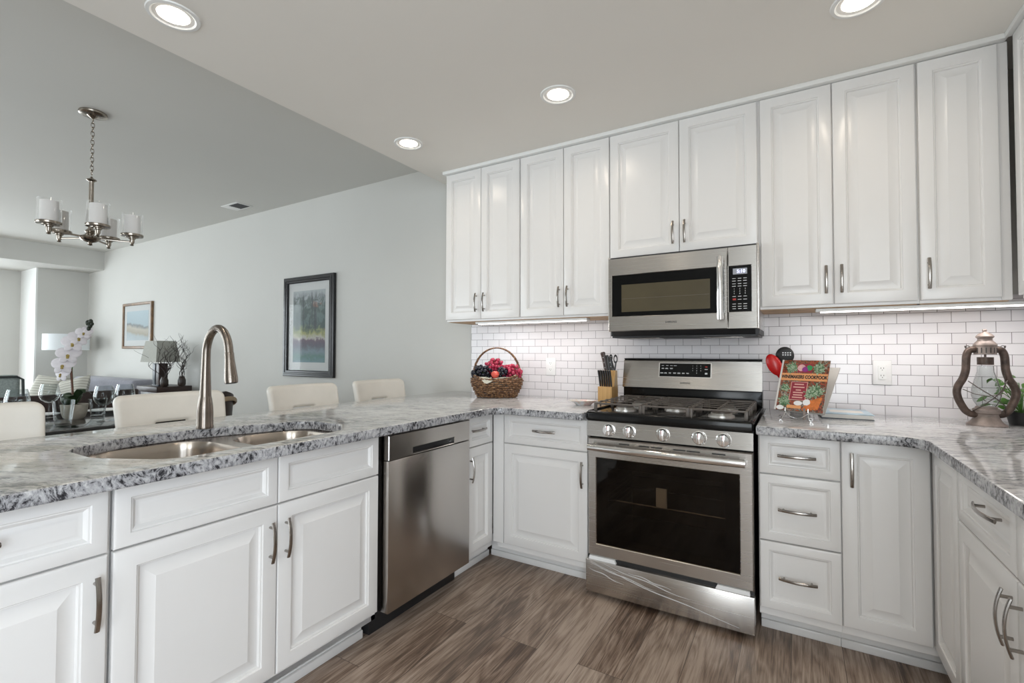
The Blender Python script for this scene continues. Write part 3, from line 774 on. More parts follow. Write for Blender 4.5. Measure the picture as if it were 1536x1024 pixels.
fa = thing('kitchen_faucet', 'tall brushed pull down faucet behind the sink', 'faucet', (-1.092, -1.965, ZC))
MB().lathe([(0.030, 0.0), (0.0305, 0.008), (0.029, 0.012), (0.0285, 0.06), (0.0265, 0.09), (0.0225, 0.118), (0.0212, 0.122), (0.0205, 0.128)], 28).build('base', M['faucet'], fa)
pts = [(0, 0, 0.12), (0, 0, 0.2), (0, 0, 0.26)]; rr = [0.0205, 0.0175, 0.0155]
for k in range(1, 15):
    a = PI - PI * k / 14 * 0.96
    pts.append((0.083 + 0.083 * math.cos(a), 0, 0.285 + 0.108 * math.sin(a))); rr.append(0.0150)
MB().tube(pts, rr, 18).build('spout', M['faucet'], fa, angle=60)
e = Vector(pts[-1]); d = (Vector(pts[-1]) - Vector(pts[-2])).normalized()
d = (d + Vector((0.05, 0, -0.4))).normalized()
sp = MB().tube([e, e + d * 0.004, e + d * 0.03, e + d * 0.10, e + d * 0.116], [0.0155, 0.0165, 0.017, 0.0235, 0.0225], 20).build('spray_head', M['faucet'], fa)
MB().tube([e + d * 0.1145, e + d * 0.1175], [0.0195, 0.0185], 18).build('nozzle', M['blackplastic'], sp)

# ------------------------------------------------------------------ dishwasher (local frame as peninsula cabinets)
dw = thing('dishwasher', 'stainless steel dishwasher with pocket handle under the peninsula', 'dishwasher', (FP, 0, 0), PI / 2)
MB().box(-1.53, -0.918, 0.03, 0.58, 0.105, SLAB - 0.003).build('body', M['blackplastic'], dw, smooth=False)
MB().box(-1.515, -0.925, 0.075, 0.55, 0.004, 0.106, 0.002).build('toe_plate', M['blackplastic'], dw)
x0, x1 = -1.511, -0.938
# door: lower skin, top strip with a recessed pocket
MB().box(x0, x1, -0.030, 0.030, 0.118, 0.750, 0.004).build('door', M['steel_y'], dw)
px0, px1, pz0, pz1 = -1.363, -1.066, 0.757, 0.785
strip = ring_frame(x0, x1, 0.7525, 0.856, px0, px1, pz0, pz1, -0.030, 0.012, 0.003)
strip.box(x0, x1, 0.012, 0.030, 0.7525, 0.856)
strip.build('control_strip', M['steel_y'], dw)
MB().box(px0, px1, 0.006, 0.013, pz0, pz1).build('pocket_handle', M['blackplastic'], dw, smooth=False)['label'] = 'dark recessed pocket handle'

# ------------------------------------------------------------------ range
rg = thing('gas_range', 'stainless freestanding gas range with five knobs and dark oven window', 'range', (0, 0, 0))
RXa, RXb = 0.008, 0.762
mb = MB().box(RXa + .004, 0.05, -0.66, -0.03, 0.06, 0.86).box(0.715, RXb - .004, -0.66, -0.03, 0.06, 0.86)
mb.box(0.05, 0.715, -0.06, -0.03, 0.06, 0.86).box(0.05, 0.715, -0.66, -0.06, 0.06, 0.215).box(0.05, 0.715, -0.66, -0.06, 0.72, 0.86)
for sx in (0.05, 0.71):
    for sy in (-0.6, -0.1): mb.cyl((sx, sy, 0.0), (sx, sy, 0.065), 0.018, 12)
mb.build('body', M['blackenamel'], rg, smooth=False)
MB().box(0.051, 0.714, -0.075, -0.062, 0.217, 0.719).build('oven_back', M['cavity'], rg, smooth=False)
# oven door: frame with window
dr = ring_frame(0.014, 0.757, 0.200, 0.782, 0.058, 0.702, 0.262, 0.683, -0.700, -0.662, 0.005).build('oven_door', M['steel'], rg)
MB().box(0.056, 0.704, -0.697, -0.691, 0.260, 0.685).build('window_glass', M['ovenglass'], dr, smooth=False)
ring_frame(0.056, 0.704, 0.260, 0.685, 0.115, 0.645, 0.300, 0.640, -0.6905, -0.6885, 0.0005).build('window_border', M['blackglass'], dr, smooth=False)
hb = MB().tube([(0.03 + 0.70 * k / 14, -0.742 - 0.012 * math.sin(PI * k / 14), 0.742) for k in range(15)], 0.0135, 14, flat=(1.25, 0.8))
for x in (0.045, 0.715): hb.box(x - .012, x + .012, -0.742, -0.699, 0.731, 0.753, 0.004)
hb.build('oven_handle', M['chrome'], dr)
vs = MB()
for a, b in ((0.175, 0.225), (0.27, 0.32), (0.328, 0.38), (0.430, 0.483), (0.49, 0.545), (0.595, 0.65)): vs.box(a, b, -0.7012, -0.699, 0.7615, 0.7665)
vs.build('vent_slots', M['blackplastic'], dr, smooth=False)
# control panel (slightly raked) with knobs
cp = MB().loft([[(RXa + .003, y, z) for y, z in ((-0.66, 0.79), (-0.704, 0.792), (-0.698, 0.866), (-0.66, 0.866))], [(RXb - .003, y, z) for y, z in ((-0.66, 0.79), (-0.704, 0.792), (-0.698, 0.866), (-0.66, 0.866))]]).build('control_panel', M['steel'], rg)
for kx in (0.125, 0.226, 0.384, 0.543, 0.643):
    kn = MB(Matrix.Translation((kx, -0.7005, 0.829)) @ Matrix.Rotation(PI / 2, 4, 'X'))
    kn.lathe([(0.031, 0.0), (0.031, 0.004), (0.0265, 0.006), (0.0255, 0.022), (0.024, 0.025), (0.0, 0.0255)], 32)
    kn.box(-0.0065, 0.0065, -0.0245, 0.0245, 0.018, 0.038, 0.003)
    ko = kn.build('knob', M['chrome'], cp)
    MB().box(kx - 0.001, kx + 0.001, -0.7395, -0.7382, 0.834, 0.852).build('pointer', M['redmark'], ko, smooth=False)
    mm = MB()
    for a in (-140, -100, -60, 200): mm.box(-0.0022, 0.0022, -0.0004, 0.0004, -0.0008, 0.0008, mtx=Matrix.Translation((kx - 0.033 * math.cos(rad(a + 90)) , -0.7015, 0.829 + 0.033 * math.sin(rad(a + 180)) * -1)))
    mm.build('dial_marks', M['darkmark'], cp, smooth=False)
# cooktop pan with black front lip
ct = MB().box(RXa, RXb, -0.700, -0.10, 0.868, 0.908, 0.006, 3)
ct.box(RXa, RXb, -0.712, -0.66, 0.868, 0.915, 0.010, 3).box(RXa, RXa + .014, -0.69, -0.10, 0.90, 0.917, .004).box(RXb - .014, RXb, -0.69, -0.10, 0.90, 0.917, .004)
ct.build('cooktop', M['blackenamel'], rg)
for bx, by, br in ((0.155, -0.54, 0.045), (0.155, -0.26, 0.036), (0.385, -0.40, 0.05), (0.615, -0.54, 0.047), (0.615, -0.26, 0.034)):
    bb = MB().lathe([(br + .012, 0.0), (br + .010, 0.010), (br - .002, 0.014), (br, 0.020), (0, 0.0205)], 28, (bx, by, 0.9075)).build('burner', M['burner'], rg)
    MB().lathe([(br - .006, 0.0), (br - .006, 0.006), (br - .010, 0.008), (0, 0.008)], 24, (bx, by, 0.9278)).build('burner_cap', M['iron'], bb)
def grate(x0, x1, ny, mids):
    g = MB(); y0, y1 = -0.660, -0.155; z = 0.956; t = 0.0055
    for x in (x0, x1): g.box(x - t, x + t, y0, y1, z - 0.0065, z - 0.001, 0.002)
    for y in (y0, y1): g.box(x0 - t, x1 + t, y - t, y + t, z - 0.010, z, 0.003)
    for k in range(1, ny):
        y = y0 + (y1 - y0) * k / ny
        g.box(x0 - t, x1 + t, y - 0.0042, y + 0.0042, z - 0.0035, z + 0.0015, 0.0015)
        for x in (x0 - t, x1 + t): g.box(x - .003, x + .003, y - 0.004, y + 0.004, 0.925, z + 0.001, 0.0015)
    for mx in mids: g.box(mx - .005, mx + .005, y0, y1, z - 0.004, z + 0.002, 0.002)
    for x in (x0, x1):
        for y in (y0, (y0 + y1) / 2, y1): g.box(x - .007, x + .007, y - .007, y + .007, 0.9075, z - 0.002, 0.002)
    g.build('grate', M['iron'], rg)
grate(0.040, 0.268, 6, [0.155]); grate(0.283, 0.487, 7, []); grate(0.502, 0.730, 6, [0.615])
# backguard
bg = MB().box(RXa, RXb, -0.105, -0.012, 0.895, 1.005, 0.004)
bg.build('backguard_base', M['blackenamel'], rg)
pf = [(-0.125, 1.003), (-0.090, 1.160), (-0.075, 1.172), (-0.012, 1.172), (-0.012, 1.003)]
bk = MB().loft([[(RXa, y, z) for y, z in pf], [(RXb, y, z) for y, z in pf]]).build('backguard', M['steel'], rg)
MB().box(RXa - .0005, RXb + .0005, -0.122, -0.011, 1.0005, 1.0055, .001).box(RXa, RXb, -0.0895, -0.010, 1.1705, 1.1745, .001).build('backguard_trim', M['blackplastic'], rg)
tilt = math.atan2(0.035, 0.157)
def BG(x, z, off=0.0): return Matrix.Translation((x, -0.125 + 0.035 * (z - 1.003) / 0.157 - off, z)) @ Matrix.Rotation(-tilt, 4, 'X')
pan = MB().box(-0.1455, 0.1455, -0.001, 0.004, -0.043, 0.043, mtx=BG(0.366, 1.108)).build('control_display_bezel', M['chrome'], bk)
MB().box(-0.140, 0.140, -0.0022, 0.002, -0.039, 0.039, mtx=BG(0.366, 1.108)).build('control_display', M['blackglass'], bk, smooth=False)
mk = MB()
rnd = random.Random(4)
def blip(mb, x, z, w, h): mb.box(x - w / 2, x + w / 2, -0.0032, -0.0015, z - h / 2, z + h / 2, mtx=BG(0.366, 1.108))
for r_, xs in ((0.025, (-0.122, -0.097, -0.073, -0.053)), (0.010, (-0.122, -0.099, -0.074)), (-0.017, (-0.127, -0.106, -0.081, -0.055, -0.031, -0.006, 0.018))):
    for x in xs:
        for q in range(2 if r_ < 0.02 else 1): blip(mk, x + rnd.uniform(-.001, .001), r_ - 0.0035 * q, 0.014 + rnd.uniform(-.002, .004), 0.0022)
blip(mk, 0.117, 0.006, 0.016, 0.003); blip(mk, 0.117, -0.018, 0.013, 0.009)
mk.build('key_marks', M['mark'], bk, smooth=False)
MB().box(-0.006, 0.006, -0.0032, -0.0015, -0.003, 0.003, mtx=BG(0.366 + 0.117, 1.108 + 0.020)).build('off_mark', M['redmark'], bk, smooth=False)
for i, ch in enumerate('1234567890'):
    x = 0.045 + 0.0215 * (i % 3) if i < 9 else 0.0665; z = 0.025 - 0.0135 * (i // 3)
    text(ch, 0.0085, M['mark'], bk, BG(0.366 + x, 1.108 + z, 0.0025) @ FACE, 'key_digit')
text('SAMSUNG', 0.0125, M['darkmark'], bk, BG(0.372, 1.035, 0.0006) @ FACE, 'brand_lettering', bold=0.0003)
# storage drawer at the bottom
MB().box(0.006, 0.760, -0.712, -0.66, 0.024, 0.182, 0.004).box(0.006, 0.012, -0.66, -0.2, 0.03, 0.18).build('storage_drawer', M['steel'], rg)
MB().box(0.010, 0.756, -0.690, -0.66, 0.182, 0.200).build('drawer_gap', M['blackplastic'], rg, smooth=False)
flm = MB()
for q, (xa, za, xb, zb) in enumerate(((0.03, 0.176, 0.70, 0.045), (0.03, 0.165, 0.34, 0.110), (0.10, 0.172, 0.50, 0.105), (0.02, 0.140, 0.20, 0.095), (0.22, 0.160, 0.42, 0.128))):
    flm.tube([(xa + (xb - xa) * k / 16, -0.7121, za + (zb - za) * (k / 16) ** (0.75 + .12 * q) + .003 * math.sin(k * .7 + q)) for k in range(17)], [0.0004 + 0.0016 * math.sin(PI * k / 16) for k in range(17)], 6, flat=(.5, 1.3), up=(0, 1, 0))
flm.build('film_creases', M['film'], rg)['label'] = 'pale creases of clear protective film'
fm = MB().loft([[(0.020, -0.7065, 0.1825), (0.158, -0.7065, 0.1825), (0.158, -0.691, 0.1825), (0.020, -0.691, 0.1825)], [(0.022, -0.703, 0.1985), (0.150, -0.703, 0.1985), (0.150, -0.691, 0.1985), (0.022, -0.691, 0.1985)]]).build('foam_strip', M['foam'])
tag(fm, 'white packing foam strip under the oven door, left end', 'packing foam', 'foam strips under the oven door')
f2 = MB().loft([[(0.606, -0.7065, 0.1825), (0.742, -0.7065, 0.1825), (0.742, -0.691, 0.1825), (0.606, -0.691, 0.1825)], [(0.614, -0.703, 0.1985), (0.740, -0.703, 0.1985), (0.740, -0.691, 0.1985), (0.614, -0.691, 0.1985)]]).build('foam_strip', M['foam'])
tag(f2, 'white packing foam strip under the oven door, right end', 'packing foam', 'foam strips under the oven door')
rk = MB()
for k in range(24): x = 0.07 + 0.625 * k / 23; rk.cyl((x, -0.62, 0.468), (x, -0.10, 0.468), 0.0018, 6)
for y in (-0.625, -0.35, -0.10): rk.cyl((0.052, y, 0.465), (0.713, y, 0.465), 0.0035, 8)
rk.build('oven_rack', M['chrome'], rg)
pk = MB().box(0.335, 0.385, -0.640, -0.628, 0.4705, 0.56, 0.003).box(0.338, 0.382, -0.6405, -0.6395, 0.48, 0.535).build('paper_packet', M['foam'])
tag(pk, 'small pale packet standing on the rack behind the oven glass', 'packet')

# ------------------------------------------------------------------ microwave
mw = thing('microwave', 'stainless over the range microwave with dark door window', 'microwave', (0, 0, 0))
ma, mb_ = 0.019, 0.770
MB().box(ma + .004, mb_ - .002, -0.375, -0.012, 1.300, 1.742).build('body', M['blackplastic'], mw, smooth=False)
for a, b in ((mb_ - .012, mb_), (ma, ma + .01)): MB().box(a, b, -0.409, -0.012, 1.325, 1.738, 0.003).build('side_trim', M['steel'], mw)
md = ring_frame(0.020, 0.6325, 1.326, 1.728, 0.043, 0.612, 1.409, 1.634, -0.412, -0.376, 0.004).build('door', M['steel'], mw)
MB().box(0.041, 0.6325, -0.4095, -0.405, 1.407, 1.636, 0.001).build('door_glass', M['blackglass'], md, smooth=False)
MB().box(0.0955, 0.551, -0.4103, -0.4096, 1.431, 1.581).build('window_screen', M['mwscreen'], md, smooth=False)
MB().box(0.100, 0.547, -0.4108, -0.4103, 1.503, 1.5045).build('shelf_line', M['iron'], md, smooth=False)
hb = MB().tube([(0.602, -0.452 - 0.012 * math.sin(PI * k / 12), 1.372 + 0.309 * k / 12) for k in range(13)], 0.0115, 14, flat=(0.8, 1.2), up=(0, 1, 0))
for z in (1.392, 1.662): hb.box(0.594, 0.610, -0.452, -0.411, z - .01, z + .01, 0.003)
hb.build('handle', M['chrome'], md)
cpn = ring_frame(0.6345, 0.7615, 1.326, 1.728, 0.6348, 0.737, 1.409, 1.634, -0.412, -0.376, 0.002).build('control_panel', M['steel'], mw)
MB().box(0.6342, 0.739, -0.4098, -0.405, 1.407, 1.636, 0.001).build('key_panel', M['blackglass'], cpn, smooth=False)
MB().box(0.656, 0.719, -0.4106, -0.4097, 1.592, 1.621).build('display', M['display'], cpn, smooth=False)
text('5:10', 0.022, M['digits'], cpn, Matrix.Translation((0.692, -0.4108, 1.606)) @ FACE, 'clock_digits', bold=0.0004)
kk = MB()
for row, z in enumerate((1.572, 1.560, 1.546, 1.534, 1.484, 1.469, 1.447, 1.435, 1.424)):
    for x in (0.661, 0.686, 0.710):
        if row == 5 and x == 0.661: continue
        kk.box(x - .008 - .001 * (row % 2), x + .007, -0.4106, -0.4097, z - .0012, z + .0012)
kk.build('key_marks', M['mark'], cpn, smooth=False)
MB().box(0.654, 0.669, -0.4106, -0.4097, 1.4655, 1.4745).build('stop_key', M['redmark'], cpn, smooth=False)
for i, ch in enumerate('123456789'):
    text(ch, 0.009, M['mark'], cpn, Matrix.Translation(((0.661, 0.686, 0.710)[i % 3], -0.4105, 1.5205 - 0.0115 * (i // 3))) @ FACE, 'key_digit')
text('SAMSUNG', 0.0125, M['darkmark'], md, Matrix.Translation((0.36, -0.4124, 1.369)) @ FACE, 'brand_lettering', bold=0.0003)
MB().loft([[(x, y, z) for x, y, z in ((0.04, -0.40, 1.326), (0.75, -0.40, 1.326), (0.75, -0.376, 1.30), (0.04, -0.376, 1.30))], [(x, y, z) for x, y, z in ((0.04, -0.376, 1.326), (0.75, -0.376, 1.326), (0.75, -0.37, 1.305), (0.04, -0.37, 1.305))]]).build('lower_vent', M['blackplastic'], mw)
MB().box(0.03, 0.76, -0.372, -0.02, 1.290, 1.3005, .002).build('base_plate', M['blackplastic'], mw)
for x in (0.19, 0.60): MB().box(x - .09, x + .09, -0.33, -0.21, 1.2865, 1.2905, .001).build('filter_grille', M['nickel'], mw)

# ------------------------------------------------------------------ outlets, ceiling fittings
def outlet(x, z, label, w=0.074, h=0.120):
    t = thing('wall_outlet', label, 'outlet', (x, -0.008, z), 0, 'wall outlets on the backsplash')
    MB().box(-w / 2, w / 2, -0.006, 0.0, -h / 2, h / 2, 0.002).build('cover_plate', M['plate'], t)
    if x > 1: MB().box(-0.017, 0.017, -0.0075, -0.005, -0.034, 0.034, 0.001).build('insert', M['trimwhite'], t)
    for s in (-1, 1):
        r = MB().lathe([(0.0165 if x < 1 else 0.0145, 0), (0.0165, 0.002), (0, 0.0025)], 20, (0, 0, 0)).build('socket', M['trimwhite'], t)
        r.location = (0, -0.006 if x < 1 else -0.0065, s * (0.0215 if x < 1 else 0.018)); r.rotation_euler = (PI / 2, 0, 0)
        MB().box(-0.0065, -0.0045, 0.000, 0.007, 0.0024, 0.0029).box(0.0045, 0.0065, 0.000, 0.007, 0.0024, 0.0029).cyl((0, -0.006, 0.0024), (0, -0.006, 0.0029), 0.002, 8).build('slots', M['darkmark'], r, smooth=False)
outlet(-0.534, 1.112, 'white wall outlet on the tiles between fruit basket and knife block')
outlet(1.281, 1.113, 'white wall outlet on the tiles between cookbook and lantern')

def downlight(x, y, label, power=1.3):
    t = thing('recessed_light', label, 'ceiling light', (x, y, ZK), 0, 'recessed lights in the kitchen ceiling')
    MB().lathe([(0.088, 0.0), (0.086, -0.005), (0.074, -0.006), (0.068, -0.002), (0.066, 0.0)], 36, cap0=False, cap1=False).build('trim_ring', M['trimwhite'], t)
    MB().lathe([(0.068, -0.002), (0.063, -0.0012), (0.056, -0.0007), (0.0505, -0.0006)], 36, cap0=False, cap1=False).build('reflector', M['lampin'], t)
    MB().lathe([(0.053, -0.0008), (0.05, -0.0022), (0, -0.003)], 32, cap0=False).build('lens', M['bulb'], t)
    l = bpy.data.lights.new('lamp', 'AREA'); l.shape = 'DISK'; l.size = 0.11; l.energy = power; l.spread = rad(160); l.color = (1.0, 0.84, 0.66)
    o = bpy.data.objects.new('lamp', l); COL.objects.link(o); o.parent = t; o.location = (0, 0, -0.012)
downlight(-1.101, -2.098, 'recessed ceiling light at top left, above the sink')
downlight(-1.105, -0.816, 'recessed ceiling light nearest the left end of the wall cabinets')
downlight(-0.082, -0.847, 'recessed ceiling light in the middle, in front of the wall cabinets')
downlight(1.127, -0.855, 'recessed ceiling light at top right, cut off by the picture edge')
downlight(-0.05, -2.45, 'recessed ceiling light out of view above the kitchen floor')
downlight(1.1, -2.45, 'recessed ceiling light out of view near the right wall')

t = thing('ceiling_vent', 'small white ceiling register with dark slats in the dining ceiling', 'vent', (-4.02, -0.25, ZD))
MB().box(-0.145, 0.145, -0.085, 0.085, -0.006, 0.0, 0.003).build('frame', M['trimwhite'], t)
MB().box(-0.03, 0.125, -0.062, 0.062, -0.0075, -0.0055).build('backing', M['ventdark'], t, smooth=False)
mb = MB()
for k in range(7): y = -0.054 + 0.018 * k; mb.box(-0.03, 0.125, y - .002, y + .002, -0.010, -0.007)
mb.build('slats', M['ventdark'], t, smooth=False)

# ------------------------------------------------------------------ chandelier
ch = thing('chandelier', 'five light nickel chandelier with double glass shades on a chain', 'chandelier', (-2.866, -1.782, ZD))
MB().lathe([(0.070, 0.0), (0.072, -0.006), (0.070, -0.014), (0.062, -0.018), (0.030, -0.021), (0.014, -0.034), (0.006, -0.040), (0, -0.041)], 32).build('canopy', M['bronze'], ch)
mb = MB()
for k in range(13):
    z = -0.053 - 0.0272 * k
    mb.torus((0, 0, z), 0.0115, 0.0024, 'x' if k % 2 else 'y', 16, 6, mtx=Matrix.Diagonal((0.75 if k % 2 == 0 else 1, 0.75 if k % 2 else 1, 1.5)).to_4x4())
mb.build('chain', M['bronze'], ch)
MB().lathe([(0.004, -0.405), (0.008, -0.414), (0.012, -0.418), (0.024, -0.424), (0.026, -0.430), (0.014, -0.438), (0.0125, -0.445), (0.0125, -0.735), (0.02, -0.742), (0.028, -0.752), (0.02, -0.762), (0.03, -0.775),
            (0.050, -0.785), (0.052, -0.795), (0.046, -0.806), (0.030, -0.816), (0.012, -0.822), (0.009, -0.830), (0.013, -0.836), (0.0, -0.842)], 28).build('stem', M['bronze'], ch)
for k in range(5):
    a = rad(64 + 72 * k); cx, cy = 0.205 * math.cos(a), 0.205 * math.sin(a)
    am = MB().tube([(0.04 * math.cos(a), 0.04 * math.sin(a), -0.792), (0.205 * math.cos(a), 0.205 * math.sin(a), -0.792)], 0.006, 8, flat=(1.0, 0.6))
    am.build('arm', M['bronze'], ch)
    ho = MB().lathe([(0, -0.818), (0.011, -0.815), (0.008, -0.807), (0.013, -0.795), (0.014, -0.775), (0.020, -0.772), (0.021, -0.766), (0.034, -0.764), (0.035, -0.760), (0.058, -0.758), (0.060, -0.753), (0.060, -0.744), (0.056, -0.742), (0, -0.742)], 28, (cx, cy, 0)).build('cup', M['bronze'], ch)
    MB().lathe([(0.0555, -0.7415), (0.0555, -0.612), (0.0535, -0.612), (0.0535, -0.7415)], 32, (cx, cy, 0), False, False).build('glass_shade', M['lampglass'], ho)
    MB().lathe([(0.042, -0.7415), (0.042, -0.622), (0.040, -0.622), (0.040, -0.735)], 28, (cx, cy, 0), False, True).build('inner_shade', M['frosted'], ho)

# ------------------------------------------------------------------ pictures on the back wall
def picture(x0, x1, z0, z1, fw, fm_, art, mw_, label, depth=0.03, stepped=False):
    cx, cz = (x0 + x1) / 2, (z0 + z1) / 2; w, h = (x1 - x0) / 2, (z1 - z0) / 2
    t = thing('framed_picture', label, 'picture', (cx, -0.002, cz))
    f = ring_frame(-w, w, -h, h, -w + fw, w - fw, -h + fw, h - fw, -depth, 0.0, 0.006)
    if stepped:
        g = ring_frame(-w + fw * .35, w - fw * .35, -h + fw * .35, h - fw * .35, -w + fw * .65, w - fw * .65, -h + fw * .65, h - fw * .65, -depth - .006, -depth + .004, 0.004)
        f2 = g
        f2.build('frame_bead', M[fm_], t)
    f.build('frame', M[fm_], t)
    MB().box(-w + fw - .004, w - fw + .004, -0.012, -0.002, -h + fw - .004, h - fw + .004).build('mat_board', M['mat'], t, smooth=False)
    iw, ih = w - fw - mw_, h - fw - mw_ * 1.05
    MB().box(-iw, iw, -0.0135, -0.0115, -ih, ih).build('print', M[art], t, smooth=False)
    MB().box(-w + fw - .002, w - fw + .002, -0.018, -0.0165, -h + fw - .002, h - fw + .002).build('glazing', M['picglass'], t, smooth=False)
picture(-3.535, -2.775, 0.968, 1.952, 0.062, 'artframe_black', 'treeart', 0.075, 'tall black framed park landscape picture above the bar stools', 0.035, True)
picture(-7.30, -6.42, 1.252, 1.885, 0.035, 'artframe_wood', 'beachart', 0.075, 'small brown framed pale shore picture above the sofa')

# ------------------------------------------------------------------ bar stools (seat faces the peninsula, +X)
def make_stool(label):
    t = thing('bar_stool', label, 'bar stool', (-1.56, 0, 0), 0, 'cream leather bar stools along the peninsula')
    MB().box(-0.20, 0.20, -0.215, 0.215, 0.58, 0.66, 0.028, 4).build('seat', M['leather'], t)
    # back: rounded panel with slot, bent and reclined
    W_ = 0.238
    out = roundpoly([(-W_ + .012, 0.0), (W_ - .012, 0.0), (W_, 0.335), (-W_, 0.335)], [.05, .05, .035, .035], 6)
    hol = roundpoly([(-0.070, 0.186), (0.070, 0.186), (0.070, 0.198), (-0.070, 0.198)], 0.0055, 4)
    out = [q for i in range(len(out)) for q in [out[i]] + ([tuple(Vector(out[i]).lerp(Vector(out[(i + 1) % len(out)]), s / 8)) for s in range(1, 8)] if (Vector(out[i]) - Vector(out[(i + 1) % len(out)])).length > .1 else [])]
    me = plate_mesh(out, [hol], -0.026, 0.026, 0.020, 4)
    bm = bmesh.new(); bm.from_mesh(me)
    for k in range(1, 16):
        for co, no in (((-W_ + 2 * W_ * k / 16, 0, 0), (1, 0, 0)), ((0, 0.335 * k / 16, 0), (0, 1, 0))):
            bmesh.ops.bisect_plane(bm, geom=list(bm.verts) + list(bm.edges) + list(bm.faces), dist=1e-5, plane_co=co, plane_no=no)
    for v in bm.verts:
        y, z, x = v.co.x, v.co.y, v.co.z
        x = x + 0.9 * y * y - 0.13 * z - 0.22 * z * z
        v.co = (x - 0.125, y, 0.672 + z)
    bmesh.ops.recalc_face_normals(bm, faces=bm.faces)
    bm.to_mesh(me); bm.free()
    me.materials.clear(); me.materials.append(M['leather'])
    me.polygons.foreach_set('use_smooth', [True] * len(me.polygons)); me.set_sharp_from_angle(angle=rad(50))
    b = bpy.data.objects.new('backrest', me); COL.objects.link(b); b.parent = t
    for sx in (-1, 1):
        for sy in (-1, 1):
            MB().tube([(sx * 0.16, sy * 0.17, 0.59), (sx * 0.19, sy * 0.20, 0.0)], [0.022, 0.016], 10).build('leg', M['legdark'], t)
    MB().box(-0.18, 0.18, -0.195, -0.175, 0.21, 0.24, .003).box(-0.18, 0.18, 0.175, 0.195, 0.21, 0.24, .003).box(0.165, 0.185, -0.18, 0.18, 0.23, 0.26, .003).build('footrest', M['legdark'], t)
    return t
s0 = make_stool('cream leather bar stool at the left picture edge')
s0.location = (-1.56, -2.515, 0)
dup(s0, (-1.56, -1.815, 0), None, 'cream leather bar stool directly behind the faucet')
dup(s0, (-1.56, -1.095, 0), None, 'cream leather bar stool below the tall black framed picture')
dup(s0, (-1.56, -0.475, 0), None, 'cream leather bar stool nearest the tiled wall')

# ------------------------------------------------------------------ dining table and settings
TZ = 0.750
t = thing('dining_table', 'black dining table set with glasses, beyond the peninsula', 'table', (-3.15, -2.0, 0))
MB().box(-0.72, 0.41, -0.95, 0.74, TZ - 0.035, TZ, 0.004).build('tabletop', M['tabletop'], t)
MB().box(-0.62, 0.31, -0.85, 0.65, TZ - 0.11, TZ - 0.035, 0.003).build('apron', M['legdark'], t)
for sx, sy in ((-0.64, -0.86), (-0.64, 0.66), (0.34, -0.86), (0.34, 0.66)):
    MB().box(sx - .035, sx + .035, sy - .035, sy + .035, 0, TZ - 0.035, .004).build('leg', M['legdark'], t)

def wine_glass(label, loc):
    t = thing('wine_glass', label, 'wine glass', loc, 0, 'wine glasses on the dining table')
    MB().lathe([(0.036, 0.0), (0.036, 0.002), (0.010, 0.005), (0.0045, 0.012), (0.004, 0.095), (0.007, 0.104)], 28, cap1=False).build('foot', M['clear'], t)
    MB().lathe([(0.005, 0.103), (0.022, 0.108), (0.044, 0.125), (0.055, 0.150), (0.056, 0.172), (0.050, 0.205), (0.043, 0.234), (0.0418, 0.234), (0.0488, 0.204), (0.0545, 0.172), (0.0535, 0.151), (0.043, 0.127), (0.021, 0.110), (0.0, 0.106)], 32, cap0=False, cap1=False).build('bowl', M['clear'], t)
    return t
g0 = wine_glass('wine glass left of the orchid pot', (-3.52, -1.78, TZ))
for loc, lb in (((-2.985, -1.655, TZ), 'wine glass between the orchid pot and the stool behind the faucet'), ((-3.03, -2.05, TZ), 'wine glass rising behind the leftmost stool'),
                ((-3.06, -1.515, TZ), 'wine glass rising behind the stool with the faucet')):
    dup(g0, loc, None, lb)
def tumbler(label, loc, s=1.0):
    t = tag(MB().lathe([(0.0, 0.0), (0.037 * s, 0.0), (0.040 * s, 0.004), (0.050 * s, 0.10 * s), (0.056 * s, 0.150 * s), (0.0542 * s, 0.150 * s), (0.048 * s, 0.10 * s), (0.037 * s, 0.025), (0, 0.022)], 32, cap0=False, cap1=False).build('tumbler', M['clear']), label, 'tumbler', 'water tumblers on the dining table')
    t.location = loc; return t
tumbler('clear water tumbler in front of the orchid pot', (-3.06, -1.835, TZ))
tumbler('clear water tumbler just right of the orchid pot', (-3.19, -1.62, TZ), 0.9)
tumbler('clear water tumbler beside the wine glass behind the leftmost stool', (-3.42, -1.99, TZ), 0.95)
def place_setting(x, y, lab):
    p = tag(MB().lathe([(0, 0.0), (0.06, 0.0), (0.065, 0.004), (0.115, 0.014), (0.116, 0.017), (0.066, 0.0085), (0.0, 0.007)], 36, cap0=False, cap1=False).build('dinner_plate', M['plate']), lab, 'plate', 'dinner plates on the dining table')
    p.location = (x, y, TZ + 0.0005); return p
place_setting(-3.66, -1.80, 'white dinner plate on the table left of the orchid')
place_setting(-3.62, -1.43, 'white dinner plate on the table right of the orchid')
fk = MB().tube([(0, 0, 0.004), (0.06, 0, 0.005), (0.12, 0, 0.004)], [0.003, 0.0045, 0.004], 8, flat=(0.4, 1)).box(0.115, 0.15, -0.011, 0.011, 0.003, 0.005, .001)
for dy in (-0.009, -0.003, 0.003, 0.009): fk.box(0.15, 0.19, dy - .0015, dy + .0015, 0.003, 0.005)
fko = tag(fk.build('dinner_fork', M['chrome']), 'steel fork lying left of the front tumbler', 'fork'); fko.location = (-3.22, -2.02, TZ); fko.rotation_euler = (0, 0, rad(20))
kf = MB().tube([(0, 0, 0.005), (0.09, 0, 0.005)], [0.005, 0.004], 8, flat=(.6, 1)).box(0.09, 0.22, -0.008, 0.008, 0.004, 0.006, .001)
kfo = tag(kf.build('table_knife', M['chrome']), 'steel table knife lying near the tumbler by the faucet stool', 'knife'); kfo.location = (-3.15, -1.52, TZ); kfo.rotation_euler = (0, 0, rad(95))

